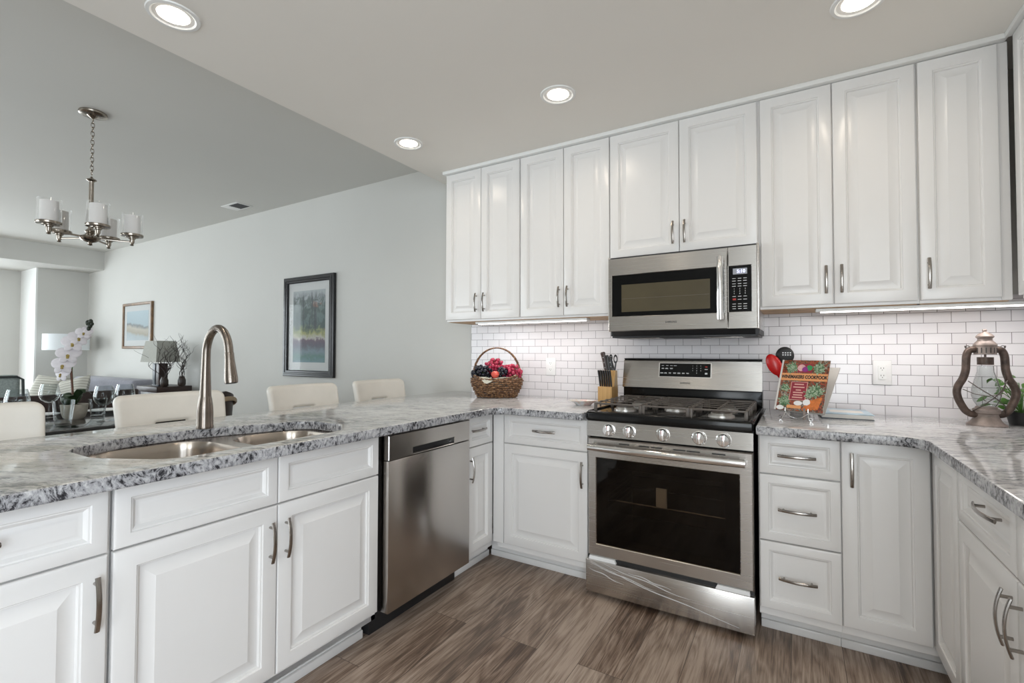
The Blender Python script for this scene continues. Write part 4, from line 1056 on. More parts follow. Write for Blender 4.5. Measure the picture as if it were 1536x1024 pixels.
def dining_chair(label, loc, rz):
    t = thing('dining_chair', label, 'dining chair', loc, rz, 'dark leather chairs at the far side of the table')
    MB().box(-0.22, 0.22, -0.22, 0.22, 0.42, 0.48, 0.02, 3).build('seat', M['darkleather'], t)
    MB().box(-0.245, -0.195, -0.22, 0.22, 0.46, 0.865, 0.018, 3).build('backrest', M['darkleather'], t)
    for sx in (-1, 1):
        for sy in (-1, 1): MB().box(sx * .19 - .018, sx * .19 + .018, sy * .19 - .018, sy * .19 + .018, 0, 0.43, .003).build('leg', M['legdark'], t)
    return t
d0 = dining_chair('dark brown leather dining chair behind the left wine glass', (-3.95, -1.68, 0), 0)
d1 = dup(d0, (-4.12, -1.17, -0.055), None, 'dark brown leather dining chair behind the right wine glass'); d1.location.z = 0

# armchair with curved dark back and light bentwood arm, partly behind a stool
t = thing('bentwood_armchair', 'armchair with dark curved back and pale wood arm behind the faucet stool', 'armchair', (-3.28, -0.94, 0), 0)
def arc(r0, z, a0, a1, n=14): return [(r0 * math.cos(rad(a0 + (a1 - a0) * k / n)), r0 * math.sin(rad(a0 + (a1 - a0) * k / n)), z) for k in range(n + 1)]
MB().box(-0.20, 0.20, -0.20, 0.20, 0.40, 0.47, 0.03, 3).build('seat', M['leather'], t)
rings = []
for k in range(15):
    a = rad(-60 + 165 * k / 14); zt = 0.89 - 0.10 * abs(k - 7) / 7
    ca, sa = math.cos(a), math.sin(a)
    rings.append([(0.21 * ca, 0.21 * sa, 0.47), (0.23 * ca, 0.23 * sa, 0.47), (0.25 * ca, 0.25 * sa, zt), (0.228 * ca, 0.228 * sa, zt)])
MB().loft(rings).build('backrest', M['darkleather'], t, angle=45)
pts = arc(0.265, 0, -75, 120, 18)
MB().tube([(x, y, 0.74 + 0.09 * math.sin(PI * k / 18) ** 2) for k, (x, y, z) in enumerate(pts)], 0.016, 8, flat=(1.2, .7)).build('arm_rail', M['tan'], t)
for sx in (-1, 1):
    for sy in (-1, 1): MB().tube([(sx * .17, sy * .17, 0.41), (sx * .19, sy * .19, 0)], [.02, .014], 8).build('leg', M['legdark'], t)

# ------------------------------------------------------------------ orchid
ot = thing('potted_orchid', 'white orchid in a beige pot on the dining table', 'plant', (-3.32, -1.705, TZ))
po = MB().lathe([(0.0, 0.0), (0.045, 0.0), (0.058, 0.012), (0.068, 0.045), (0.074, 0.098), (0.070, 0.100), (0.064, 0.086), (0, 0.084)], 32, cap0=False).build('pot', M['cement'], ot)
MB().lathe([(0.066, 0.082), (0.05, 0.094), (0.02, 0.10), (0, 0.10)], 20, cap0=False).build('moss', M['soil'], po)
RV = Vector((0.857, 0.514, 0))      # sideways as the plant leans
FV = Vector((0.514, -0.857, 0))
def ov(a, h, f=0.0): return tuple(RV * a + FV * f + Vector((0, 0, h)))
st = [(0.00, 0.09), (-0.008, 0.16), (-0.015, 0.24), (-0.022, 0.33), (-0.018, 0.40), (0.005, 0.48), (0.040, 0.555), (0.075, 0.61), (0.098, 0.645)]
MB().tube([ov(a, h) for a, h in st], 0.0032, 8).build('stem', M['stemgreen'], ot)
MB().tube([ov(0.002, 0.09, .01), ov(-0.020, 0.34, .01)], 0.0065, 8).build('stake', M['stake'], ot)
lf = MB()
lf.ball(ov(-0.035, 0.135, .01), 0.045, 0.04, 0.045, 12, 9)
for a0, ln, hh in ((-0.7, 0.10, 0.07), (2.6, 0.12, 0.06), (1.2, 0.09, 0.09), (-2.0, 0.10, 0.06), (0.2, 0.11, 0.11)):
    pts = [(math.cos(a0) * ln * s, math.sin(a0) * ln * s, 0.095 + hh * math.sin(s * 2.3)) for s in (0, .2, .4, .6, .8, 1)]
    lf.tube(pts, [0.010, 0.022, 0.027, 0.025, 0.017, 0.003], 8, flat=(0.15, 1), up=(0, 0, 1))
lf.build('leaves', M['darkleaf'], ot)
def flower(pos, s, yaw):
    q = Matrix.Translation(pos) @ Matrix.Rotation(yaw, 4, 'Z') @ Matrix.Rotation(rad(78), 4, 'X')
    mb = MB(q)
    for k, (ang, L, Wd) in enumerate(((90, .045, .024), (25, .05, .034), (155, .05, .034), (-50, .043, .022), (230, .043, .022))):
        a = rad(ang)
        mb.ball((math.cos(a) * L * s * .55, math.sin(a) * L * s * .55, 0.004 * (k % 2)), L * s * .6, Wd * s * .8, 0.004, 12, 8, mtx=Matrix.Rotation(a, 4, 'Z') @ Matrix.Rotation(0.18, 4, 'Y'))
    f = mb.build('flower', M['petal'], ot, angle=60)
    mb = MB(q); mb.ball((0, -0.006 * s, 0.010), 0.008 * s, 0.008 * s, 0.008, 10, 8).ball((0, -0.016 * s, 0.012), 0.007 * s, 0.006 * s, 0.005, 8, 6)
    l = mb.build('lip', M['lip'], f)
    l['label'] = 'yellow flower lip'
for a, h, f, s, yw in ((-0.070, 0.305, .02, 1.0, .1), (-0.050, 0.365, .035, 1.15, .4), (-0.022, 0.435, .03, 1.15, .5), (0.010, 0.515, .03, 1.15, .45), (0.040, 0.550, .02, 1.0, .6), (0.068, 0.585, .015, .8, .5)):
    flower(Vector(ov(a, h, f)), s * 1.15, 0.54 + yw * 1.6 - .3)
for a, h, r in ((0.085, 0.655, .013), (0.103, 0.665, .011), (0.098, 0.635, .012), (0.112, 0.648, .009), (0.09, 0.615, .010)):
    MB().ball(ov(a, h, .005), r * 1.2, r * 1.2, r * 1.5).build('bud', M['bud'], ot)

# ------------------------------------------------------------------ living room
sf = thing('sofa', 'grey sofa against the back wall below the small picture', 'sofa', (-7.05, -0.55, 0))
MB().box(-0.95, 0.95, 0.20, 0.48, 0.10, 0.855, 0.05, 4).build('backrest', M['sofa'], sf)
MB().box(-0.95, 0.95, -0.45, 0.40, 0.08, 0.40, 0.03, 3).build('base', M['sofa'], sf)
for x0 in (-0.86, 0.005): MB().box(x0, x0 + 0.855, -0.44, 0.22, 0.40, 0.52, 0.04, 4).build('seat_cushion', M['sofa'], sf)
for x0 in (-1.02, 0.88): MB().box(x0, x0 + 0.14, -0.45, 0.45, 0.08, 0.64, 0.04, 4).build('arm', M['sofa'], sf)
for sx in (-0.9, 0.9):
    for sy in (-0.38, 0.38): MB().cyl((sx, sy, 0), (sx, sy, 0.09), 0.025, 10).build('leg', M['legdark'], sf)
def cushion(label, loc, rot, w, h, m):
    mb = MB(); n = 12
    for s in (1, -1):
        g = [[None] * (n + 1) for _ in range(n + 1)]
        for i in range(n + 1):
            for j in range(n + 1):
                u = -1 + 2 * i / n; v = -1 + 2 * j / n
                th = 0.075 * (1 - u ** 4) ** .5 * (1 - v ** 4) ** .5
                k = 1 - 0.06 * (u * u * v * v == 1)
                g[i][j] = mb.v((u * w * (1 - .06 * (1 - v * v)), s * th, v * h * (1 - .06 * (1 - u * u))))
        for i in range(n):
            for j in range(n): mb.bm.faces.new((g[i][j], g[i + 1][j], g[i + 1][j + 1], g[i][j + 1]))
    bmesh.ops.remove_doubles(mb.bm, verts=mb.bm.verts, dist=1e-4)
    o = tag(mb.build('cushion', M[m], angle=60), label, 'cushion', 'cushions on the sofa'); o.location = loc; o.rotation_euler = rot
    return o
cushion('beige striped cushion at the left end of the sofa', (-7.72, -0.68, 0.69), (rad(-20), rad(4), rad(28)), 0.24, 0.20, 'pillow')
cushion('beige striped cushion leaning in the middle of the sofa', (-6.95, -0.66, 0.69), (rad(-20), rad(-12), rad(20)), 0.24, 0.20, 'pillow')
ac = thing('upholstered_armchair', 'grey green woven armchair at the far left, before the window recess', 'armchair', (-6.95, -1.55, 0))
MB().box(-0.40, -0.22, -0.48, 0.48, 0.10, 0.925, 0.05, 4).build('backrest', M['greenfab'], ac)
MB().tube([(-0.21, -0.46, 0.90), (-0.21, 0.44, 0.905), (-0.20, 0.49, 0.87), (-0.18, 0.50, 0.40)], 0.014, 8).build('piping', M['greenfab_dark'], ac)
MB().box(-0.36, 0.40, -0.45, 0.45, 0.14, 0.46, 0.04, 3).build('seat', M['greenfab'], ac)
for y in (-0.54, 0.45): MB().box(-0.38, 0.36, y, y + 0.09, 0.10, 0.62, 0.03, 3).build('arm', M['greenfab'], ac)
for sx in (-.34, .34):
    for sy in (-.44, .44): MB().cyl((sx, sy, 0), (sx, sy, 0.11), 0.022, 10).build('leg', M['legdark'], ac)
fl = thing('floor_lamp', 'floor lamp with white drum shade in the far corner', 'lamp', (-8.2, -0.37, 0))
MB().lathe([(0.15, 0), (0.15, 0.02), (0.03, 0.03), (0.012, 0.04), (0.012, 1.20), (0.0, 1.21)], 24).build('stand', M['bronze'], fl)
MB().lathe([(0.255, 1.232), (0.255, 1.462), (0.252, 1.462), (0.252, 1.232)], 40, cap0=False, cap1=False).build('shade', M['shadewhite'], fl)
et = thing('end_table', 'dark wood end table with a lamp, right of the sofa', 'table', (-5.40, -0.29, 0))
MB().box(-0.25, 0.25, -0.18, 0.18, 0.755, 0.815, 0.006).build('top', M['darkleather'], et)
MB().box(-0.22, 0.22, -0.15, 0.15, 0.62, 0.755, 0.004).build('apron', M['legdark'], et)
for sx in (-.21, .21):
    for sy in (-.14, .14): MB().box(sx - .02, sx + .02, sy - .02, sy + .02, 0, 0.70, .003).build('leg', M['legdark'], et)
tl = thing('table_lamp', 'table lamp with grey tapered shade and dark slab base', 'lamp', (-5.46, -0.31, 0.815))
MB().box(-0.085, -0.015, -0.045, 0.045, 0.0, 0.26, .004).box(-0.09, 0.09, -0.055, 0.055, 0, 0.012, .002).build('base', M['slate'], tl)
MB().box(0.005, 0.08, -0.045, 0.045, 0.012, 0.26, .004).build('base_block', M['darkleather'], tl)
MB().cyl((0, 0, 0.26), (0, 0, 0.33), 0.012, 12).build('neck', M['bronze'], tl)
def rect(w, d, z): return [(-w, -d, z), (w, -d, z), (w, d, z), (-w, d, z)]
MB().loft([rect(.195, .125, .275), rect(.145, .095, .520), rect(.142, .092, .520), rect(.192, .122, .275)], False, False).build('shade', M['shadegrey'], tl, smooth=False)
def branches(label, loc, spread, height, n, seed, jar=True):
    t = thing('curly_branches', label, 'dried branches', loc, 0, 'curly dried branches')
    rnd = random.Random(seed)
    if jar: MB().lathe([(0, 0), (0.03, 0), (0.04, 0.02), (0.04, 0.07), (0.028, 0.10), (0.030, 0.11), (0.026, 0.11), (0.026, 0.09), (0, 0.08)], 20, cap0=False, cap1=False).build('jar', M['legdark'], t)
    for k in range(n):
        a = rnd.uniform(0, 2 * PI); sp = rnd.uniform(.2, 1) * spread; h = height * rnd.uniform(.65, 1)
        ph = rnd.uniform(0, 6); pts = []; m = 26
        for i in range(m):
            s = i / (m - 1); wob = 0.028 * min(1, s * 3)
            pts.append((math.cos(a) * sp * s ** 1.2 + wob * math.sin(ph + s * 15), math.sin(a) * sp * .6 * s ** 1.2 + wob * math.cos(ph * 1.7 + s * 12), 0.02 + h * s))
        tb = MB().tube(pts, [0.0042 * (1 - s / m * .75) for s in range(m)], 5)
        for q in range(3):
            i0 = rnd.randint(8, 20); p0 = Vector(pts[i0]); d = Vector((rnd.uniform(-1, 1), rnd.uniform(-.6, .6), rnd.uniform(.5, 1.4))).normalized() * rnd.uniform(.08, .2)
            tw = [p0 + d * (j / 7) + Vector((math.sin(j * 1.3 + ph), math.cos(j * 1.1 + ph), 0)) * 0.010 * min(1, j / 2) for j in range(8)]
            tb.tube([tuple(p) for p in tw], [0.0026 * (1 - j / 9) for j in range(8)], 5)
        tb.build('branch', M['twig'], t)
branches('curly dried branches in a tan jar in front of the grey table lamp', (-5.24, -0.36, 0.815), 0.42, 0.60, 10, 3)
branches('curly dried branches standing at the right end of the end table', (-5.175, -0.21, 0.815), 0.13, 0.62, 7, 12)

# ------------------------------------------------------------------ fruit basket
bx, by = -0.833, -0.235
bk = thing('wicker_basket', 'brown wicker basket of fruit with a tall handle', 'basket', (bx, by, ZC))
# oval woven body in local coords, long axis along the camera's sideways
ba = rad(22)
BM_ = Matrix.Rotation(ba, 4, 'Z')
def brad(z):    # half widths at height z
    s = z / 0.150
    return (0.128 + 0.047 * math.sin(min(1, s * 1.15) * PI / 2) - 0.012 * max(0, s - .75) * 4, 0.085 + 0.030 * math.sin(min(1, s * 1.15) * PI / 2))
mb = MB(BM_)
nst = 26
rows = 10
for r_ in range(rows):
    z = 0.008 + 0.0128 * r_
    a_, b_ = brad(z); pts = []
    nn = nst * 4
    for k in range(nn):
        a = 2 * PI * k / nn; o_ = 0.0055 * math.sin(nst * a / 2 + PI * (r_ % 2)) 
        pts.append(((a_ + o_) * math.cos(a), (b_ + o_) * math.sin(a), z + 0.0010 * math.sin(a * 5 + r_)))
    pts.append(pts[0])
    mb.tube(pts, 0.0062, 7, caps=False)
for k in range(nst):
    a = 2 * PI * (k + .25) / nst
    mb.tube([(brad(z)[0] * math.cos(a), brad(z)[1] * math.sin(a), z) for z in (0.0, .03, .06, .09, .12, .135)], 0.0038, 6)
mb.build('body', M['wicker'], bk, angle=70)
mb = MB(BM_)
def rim(a, j):
    a_, b_ = brad(.135); dip = -0.018 * math.exp(-((math.sin(a) + 1) / .25) ** 2) + 0.012 * abs(math.cos(a)) ** 3
    return (a_ + .002) * math.cos(a) + 0.004 * math.cos(a * 21 + j), (b_ + .002) * math.sin(a), 0.140 + dip + 0.004 * math.sin(a * 21 + j)
for j in (0, 2.1, 4.2):
    mb.tube([rim(2 * PI * k / 160, j) for k in range(161)], 0.0050, 6, caps=False)
mb.build('rim', M['wicker'], bk, angle=70)
mb = MB(BM_)
for j in (0, 2.1, 4.2):
    pts = []
    for k in range(49):
        t_ = PI * k / 48
        pts.append((0.162 * math.cos(t_) + .0045 * math.cos(k * .8 + j), 0.0045 * math.sin(k * .8 + j), 0.125 + 0.208 * math.sin(t_) ** .9))
    mb.tube(pts, 0.0046, 6)
mb.build('handle', M['wicker'], bk, angle=70)
MB(BM_).lathe([(0, 0.003), (1.0, 0.003), (1.0, 0.008), (0, 0.008)], 30, sx=.122, sy=.08, cap0=False, cap1=False).build('bottom', M['wicker'], bk)
# cloth liner
mb = MB(BM_ )
rings = []
for zz, k in ((0.085, .80), (0.118, .93), (0.136, 0.965), (0.145, 0.985), (0.149, 1.0), (0.140, 1.035)):
    ring = []
    for q in range(60):
        a = 2 * PI * q / 60; a_, b_ = brad(.12)
        front_ = math.exp(-((a - 1.5 * PI + .25) / .22) ** 2)
        z = zz + 0.004 * math.sin(a * 9) + 0.010 * abs(math.cos(a)) ** 3 - 0.014 * math.exp(-((math.sin(a) + 1) / .25) ** 2)
        kk_ = k
        if zz == 0.140: z += 0.008 - 0.040 * front_; kk_ = k + .11 * front_
        ring.append((a_ * kk_ * math.cos(a), b_ * kk_ * math.sin(a), z))
    rings.append(ring)
cl = tag(mb.loft(rings, True, False).build('cloth_liner', M['linen'], angle=70), 'pale cloth lining the fruit basket', 'cloth'); cl.location = (bx, by, ZC)
gm = {}
def grape_mesh(m):
    if m not in gm:
        o = MB().ball((0, 0, 0), 1, 1, 1.12, 12, 9).build('grape', M[m]); gm[m] = o.data; bpy.data.objects.remove(o)
    return gm[m]
def bunch(label, c, r, n, m, gr, seed, sq=(1, 1, 1)):
    w = BM_ @ Vector(c)
    t = thing('grape_bunch', label, 'grapes', (bx + w.x, by + w.y, ZC + c[2]), ba, 'bunches of grapes in the basket')
    rnd = random.Random(seed); pts = []; tries = 0
    while len(pts) < n and tries < 9000:
        tries += 1
        p = Vector((rnd.gauss(0, 1), rnd.gauss(0, 1), rnd.gauss(0, 1))).normalized() * (rnd.random() ** .25)
        p = Vector((p.x * r[0], p.y * r[1], p.z * r[2]))
        if all((p - q).length > gr * 1.62 for q in pts): pts.append(p)
    sm = MB()
    for p in pts: sm.tube([(0, 0, 0), tuple(p * .6), tuple(p)], 0.0014, 5)
    sm.build('stalk', M['stemgreen'], t)
    me = grape_mesh(m)
    for p in pts:
        o = bpy.data.objects.new('grape', me); COL.objects.link(o); o.parent = t; o.location = p
        s = gr * rnd.uniform(.92, 1.08); o.scale = (s, s, s)
        o.rotation_euler = (rnd.uniform(-1, 1), rnd.uniform(-1, 1), 0)
bunch('blue black grapes at the left side of the fruit basket', (-0.088, -0.035, 0.166), (0.074, 0.052, 0.050), 60, 'grapeblack', 0.0125, 2)
bunch('rose red grapes heaped in the middle of the fruit basket', (-0.012, -0.005, 0.198), (0.064, 0.050, 0.066), 72, 'grapered', 0.0118, 5)
bunch('rose red grapes hanging over the right side of the fruit basket', (0.105, -0.035, 0.172), (0.074, 0.050, 0.048), 66, 'grapered', 0.0112, 7)
bunch('blue black grapes between the two red bunches', (0.048, -0.058, 0.166), (0.036, 0.032, 0.036), 26, 'grapeblack', 0.0120, 8)
w = BM_ @ Vector((0.008, -0.098, 0.158))
pc = thing('peach', 'red orange peach in front of the grapes', 'peach', (bx + w.x, by + w.y, ZC + w.z), ba)
MB().lathe([(0, -0.0235), (0.010, -0.024), (0.021, -0.013), (0.0255, 0.0), (0.022, 0.013), (0.011, 0.021), (0.004, 0.018), (0, 0.015)], 24, sx=1.1, cap0=False, cap1=False).build('flesh', M['peach'], pc)
MB().tube([(0, 0, 0.014), (0.002, 0, 0.026)], 0.0016, 6).build('stem', M['twig'], pc)

# ------------------------------------------------------------------ little dish
mb = MB(); rings = []
for sc, z in ((.45, 0), (.5, .002), (.62, .012), (.85, .022), (1.0, .027), (.97, .029), (.82, .025), (.6, .015), (.45, .006)):
    ring = []
    for k in range(40):
        a = 2 * PI * k / 40; l = 1 + .06 * math.cos(3 * a) + .22 * max(0, math.cos(a - 2.7)) ** 14
        ring.append((.080 * sc * l * math.cos(a), .050 * sc * l * math.sin(a), z))
    rings.append(ring)
ds = tag(mb.loft(rings, True, True).build('spoon_dish', M['dish'], angle=60), 'small flowered china dish left of the knife block', 'dish'); ds.location = (-0.133, -0.40, ZC); ds.rotation_euler = (0, 0, rad(25))

# ------------------------------------------------------------------ knife block with knives
KX, KY = -0.0425, -0.255
kb = thing('knife_block', 'light bamboo knife block between the dish and the range', 'knife block', (KX, KY, ZC))
kw = 0.0425
pf = [(-0.045, 0.0), (0.075, 0.0), (0.055, 0.197), (0.020, 0.197), (0.000, 0.103), (-0.045, 0.103)]
mb = MB().loft([[(-kw, y, z) for y, z in pf], [(kw, y, z) for y, z in pf]])
bmesh.ops.bevel(mb.bm, geom=list(mb.bm.edges), offset=0.0015, segments=1, affect='EDGES')
b = mb.build('block', M['bamboo'], kb, angle=25)
MB().box(-0.022, 0.022, -0.0458, -0.0448, 0.020, 0.0235).build('label_mark', M['darkmark'], kb, smooth=False)
kn_label = ['steak knife leftmost in the block\'s front row', 'steak knife second from left in the block\'s front row', 'steak knife third from left in the block\'s front row', 'steak knife third from right in the block\'s front row',
            'steak knife second from right in the block\'s front row', 'steak knife rightmost in the block\'s front row']
for i in range(6):
    x = -0.035 + 0.0135 * i
    t = thing('steak_knife', kn_label[i], 'knife', (KX + x, KY - 0.022, ZC + 0.104), 0, 'black steak knives in the knife block')
    MB().tube([(0, 0, 0.0), (-0.001, -0.002, 0.02), (-0.004, -0.006, 0.06), (-0.007, -0.011, 0.092), (-0.0072, -0.0115, 0.095)], [0.0050, 0.0064, 0.0068, 0.0074, 0.005], 10, flat=(1.25, .85), up=(0, 1, 0)).build('handle', M['handleblack'], t)
    MB().cyl((-0.0082, -0.0115, 0.0935), (-0.0085, -0.0118, 0.0965), 0.0045, 10).build('butt', M['rivet'], t)
    MB().box(-0.0006, 0.0006, -0.006, 0.006, -0.06, 0.002).build('blade', M['chrome'], t, smooth=False)
def big_knife(label, x, y, lean, L, m, w, rivets):
    t = thing('chef_knife', label, 'knife', (KX + x, KY + y, ZC + 0.188), 0, 'large knives at the back of the knife block')
    P = [(lean * s, -0.004 * s, L * s) for s in (0, .2, .5, .8, .95, 1.0)]
    h = MB().tube(P, [w * .8, w * .95, w * .9, w * 1.05, w * 1.25, w * .8], 12, flat=(.62, 1.0), up=(0, 1, 0)).build('handle', M[m], t)
    for s in rivets:
        MB().cyl((lean * s, -0.0025 - w * .45, L * s), (lean * s, -0.004 - w * .66, L * s), 0.0033, 10).build('rivet', M['rivet'], h)
    MB().box(-0.0008, 0.0008, -0.012, 0.012, -0.10, 0.004).build('blade', M['chrome'], t, smooth=False)
big_knife('large dark brown knife with three rivets, left in the block', -0.018, 0.034, -0.022, 0.118, 'handlebrown', 0.0125, (.2, .46, .72))
big_knife('large black knife standing just right of the brown riveted one', -0.001, 0.034, -0.014, 0.100, 'handleblack', 0.0105, ())
big_knife('black knife with two rivets beside the scissors', 0.017, 0.034, -0.012, 0.090, 'handleblack', 0.0100, (.35, .62))
t = thing('kitchen_scissors', 'black handled kitchen scissors at the right of the knife block', 'scissors', (KX + 0.032, KY + 0.037, ZC + 0.192))
MB().torus((0.006, 0, 0.072), 0.011, 0.0033, 'y', 22, 8, mtx=Matrix.Diagonal((0.9, 1, 1.9)).to_4x4()).tube([(0.008, 0, 0.052), (0.004, 0, 0.02), (0, 0, 0)], 0.005, 8).build('handle', M['handleblack'], t)
MB().torus((-0.024, 0.004, 0.080), 0.009, 0.0033, 'y', 22, 8, mtx=Matrix.Diagonal((0.9, 1, 1.7)).to_4x4()).tube([(-0.020, 0.004, 0.066), (-0.006, 0.002, 0.02), (0, 0, 0)], 0.0045, 8).build('handle', M['handleblack'], t)
MB().box(-0.005, 0.005, -0.001, 0.001, -0.09, 0.004).build('blade', M['chrome'], t, smooth=False)

# ------------------------------------------------------------------ cookbook on easel, blue book, utensils
BW, BH = 0.200, 0.251
bookM = Matrix.Translation((0.829, -0.400, ZC + 0.038)) @ Matrix.Rotation(rad(-21.7), 4, 'Z') @ Matrix.Rotation(rad(-23.5), 4, 'X')
cb = thing('cookbook', 'colourful vegetable cover cookbook standing on a wire easel', 'book')
cb.matrix_world = bookM
MB().box(0, BW, 0, 0.0035, 0, BH, 0.0012).build('front_cover', M['cover'], cb)
MB().box(0.004, BW - .004, 0.0036, 0.016, 0.003, BH - .003).build('pages', M['paper'], cb, smooth=False)
bc = MB(Matrix.Translation((0, .017, 0)) @ Matrix.Rotation(rad(-20), 4, 'X')).box(0.012, BW + .002, 0.0, 0.004, 0.0, 0.280, 0.001).build('back_cover', M['coverback'], cb)
bc['label'] = 'grey back cover standing open behind'
MB().tube([(0, 0.001, 0), (0, 0.001, BH)], 0.0045, 10).build('spine', M['paper'], cb)
MB().box(0.001, BW - .001, -0.0010, 0.001, 0.148, 0.184).build('title_band', M['orange'], cb, smooth=False)
text('WINEMAKERS COOKBOOK', 0.0225, M['blackplastic'], cb, Matrix.Translation((BW / 2 + .002, -0.0014, 0.1655)) @ FACE, 'title_lettering', bold=0.0009, sx=0.69)
MB().box(0.053, 0.123, -0.0010, 0.001, 0.052, 0.142).build('red_panel_border', M['rose'], cb, smooth=False)
MB().box(0.0555, 0.1205, -0.0015, 0.001, 0.0545, 0.1395).build('red_panel', M['maroon'], cb, smooth=False)
mb = MB()
for z, w in ((.129, .020), (.115, .024), (.101, .011), (.089, .021), (.077, .019), (.065, .022)): mb.box(.088 - w, .088 + w, -0.0018, -0.001, z - .0026, z + .0026)
mb.build('small_print', M['rose'], cb, smooth=False)
MB().box(0.070, 0.132, -0.0010, 0.001, 0.188, 0.232).build('emblem_panel', M['maroon'], cb, smooth=False)
mb = MB().ball((0.086, -0.001, 0.212), 0.017, 0.0012, 0.017).build('emblem_garlic', M['pinkp'], cb)
MB().ball((0.103, -0.0016, 0.205), 0.015, 0.0012, 0.013).build('emblem_beet', M['purple'], cb)
MB().ball((0.119, -0.0014, 0.212), 0.013, 0.0012, 0.014).build('emblem_greens', M['greenp'], cb)
mb = MB()
for k in range(6): mb.tube([(0.118 + .011 * k, -0.0008, 0.004 + .002 * k), (0.138 + .0095 * k, -0.0008, 0.052 + .004 * k)], 0.0055, 8, flat=(.15, 1), up=(0, 1, 0))
mb.build('carrot_art', M['carrot'], cb)
for x, z, r_, n_ in ((.158, .100, .040, 13), (.128, .086, .026, 9), (.045, .212, .032, 11), (.160, .210, .032, 11), (.036, .045, .034, 11), (.030, .110, .024, 8)):
    mb = MB()
    for k in range(n_):
        a = 2 * PI * k / n_ + .3; L = r_ * (0.75 + .35 * ((k * 7) % 5) / 5)
        mb.tube([(x + L * q * math.cos(a + .3 * q), -0.0003 - 0.0012 * q * (k % 2), z + L * q * math.sin(a + .3 * q)) for q in (0, .3, .6, .85, 1)], [.002, .006, .007, .004, .0006], 6, flat=(.08, 1), up=(0, 1, 0))
    mb.build('leaf_art', M['greens'], cb)
for x, z, a, b in ((.022, .012, .017, .011), (.130, .044, .016, .015), (.095, .038, .018, .011)): MB().ball((x, -0.0012, z), a, 0.0010, b, 20, 14).build('onion_art', M['plate'], cb)
MB().box(0.050, 0.110, -0.0018, 0.001, 0.012, 0.027).build('author_band', M['orange'], cb, smooth=False)
ez = thing('book_easel', 'silver wire easel holding the cookbook', 'easel', (0.922, -0.437, ZC), rad(-21.7))
mb = MB()
for s in (-1, 1):
    x = 0.048 * s
    mb.tube([(x, -0.014, 0.052), (x, -0.015, 0.038), (x, -0.008, 0.034), (x, 0.02, 0.034), (x, 0.05, 0.034), (x * .7, 0.205, 0.185)], 0.0020, 8)
    mb.tube([(x, -0.008, 0.033), (x * 1.05, -0.022, 0.018), (x * 1.2, -0.026, 0.003)], 0.0020, 8); mb.tube([(x * .7, 0.205, 0.185), (x * .8, 0.220, 0.003)], 0.0020, 8)
    mb.torus((x * 1.2 + .006 * s, -0.026, 0.009), 0.006, 0.0014, 'y', 18, 6)
mb.tube([(-0.048, -0.010, 0.033), (-0.025, -0.022, 0.014), (0, -0.024, 0.008), (0.025, -0.022, 0.014), (0.048, -0.010, 0.033)], 0.0018, 8)
mb.tube([(-0.034, 0.205, 0.185), (0.034, 0.205, 0.185)], 0.0020, 8)
mb.build('frame', M['chrome'], ez)
MB().box(0.028, 0.038, -0.018, -0.0155, 0.004, 0.055, .001).build('front_clip', M['patina_light'], ez)

b2 = thing('blue_book', 'flat pale blue hardcover book beside the cookbook', 'book', (1.112, -0.185, ZC), rad(2))
MB().box(-0.100, 0.100, -0.120, 0.120, 0.0, 0.003, .001).build('back_cover', M['darkblue'], b2)
MB().box(-0.097, 0.097, -0.116, 0.116, 0.003, 0.021).build('pages', M['paper'], b2, smooth=False)
MB().box(-0.100, 0.100, -0.120, 0.120, 0.021, 0.0245, .001).build('front_cover', M['bookblue'], b2)
MB().box(-0.060, 0.070, -0.060, 0.040, 0.0242, 0.0248).build('cover_panel', M['paper'], b2, smooth=False)

ut = thing('utensil_crock', 'grey crock mostly hidden behind the cookbook, holding two spoons', 'crock', (0.930, -0.125, ZC))
MB().lathe([(0, 0), (0.043, 0), (0.046, 0.005), (0.046, 0.090), (0.042, 0.090), (0.042, 0.008), (0, 0.006)], 28, cap0=False, cap1=False).build('body', M['crock'], ut)
rs = thing('red_spoon', 'red silicone spoon leaning out behind the cookbook', 'spoon', (0.955, -0.130, ZC + 0.014))
MB().tube([(0, 0, 0), (-0.060, -0.003, 0.10), (-0.112, -0.010, 0.185)], [0.008, 0.010, 0.018], 12).build('handle', M['red'], rs)
MB().ball((-0.134, -0.012, 0.226), 0.034, 0.014, 0.060, 20, 14, mtx=Matrix.Rotation(rad(-26), 4, 'Y')).build('bowl', M['red'], rs)
bs_ = thing('slotted_spoon', 'black slotted spoon standing behind the cookbook', 'spoon', (0.950, -0.112, ZC + 0.014))
MB().tube([(0, 0, 0), (-0.034, 0, 0.12), (-0.074, -0.006, 0.24)], 0.006, 10).build('handle', M['blackplastic'], bs_)
h = MB().ball((-0.082, -0.012, 0.275), 0.042, 0.012, 0.045, 20, 14).build('bowl', M['blackplastic'], bs_)
mb = MB()
for i in range(4):
    for j in range(2): mb.box(-0.090 + .011 * i - .003, -0.090 + .011 * i + .003, -0.0262, -0.0225, 0.278 + .011 * j - .0028, 0.278 + .011 * j + .0028)
mb.build('slots', M['mark'], h, smooth=False)

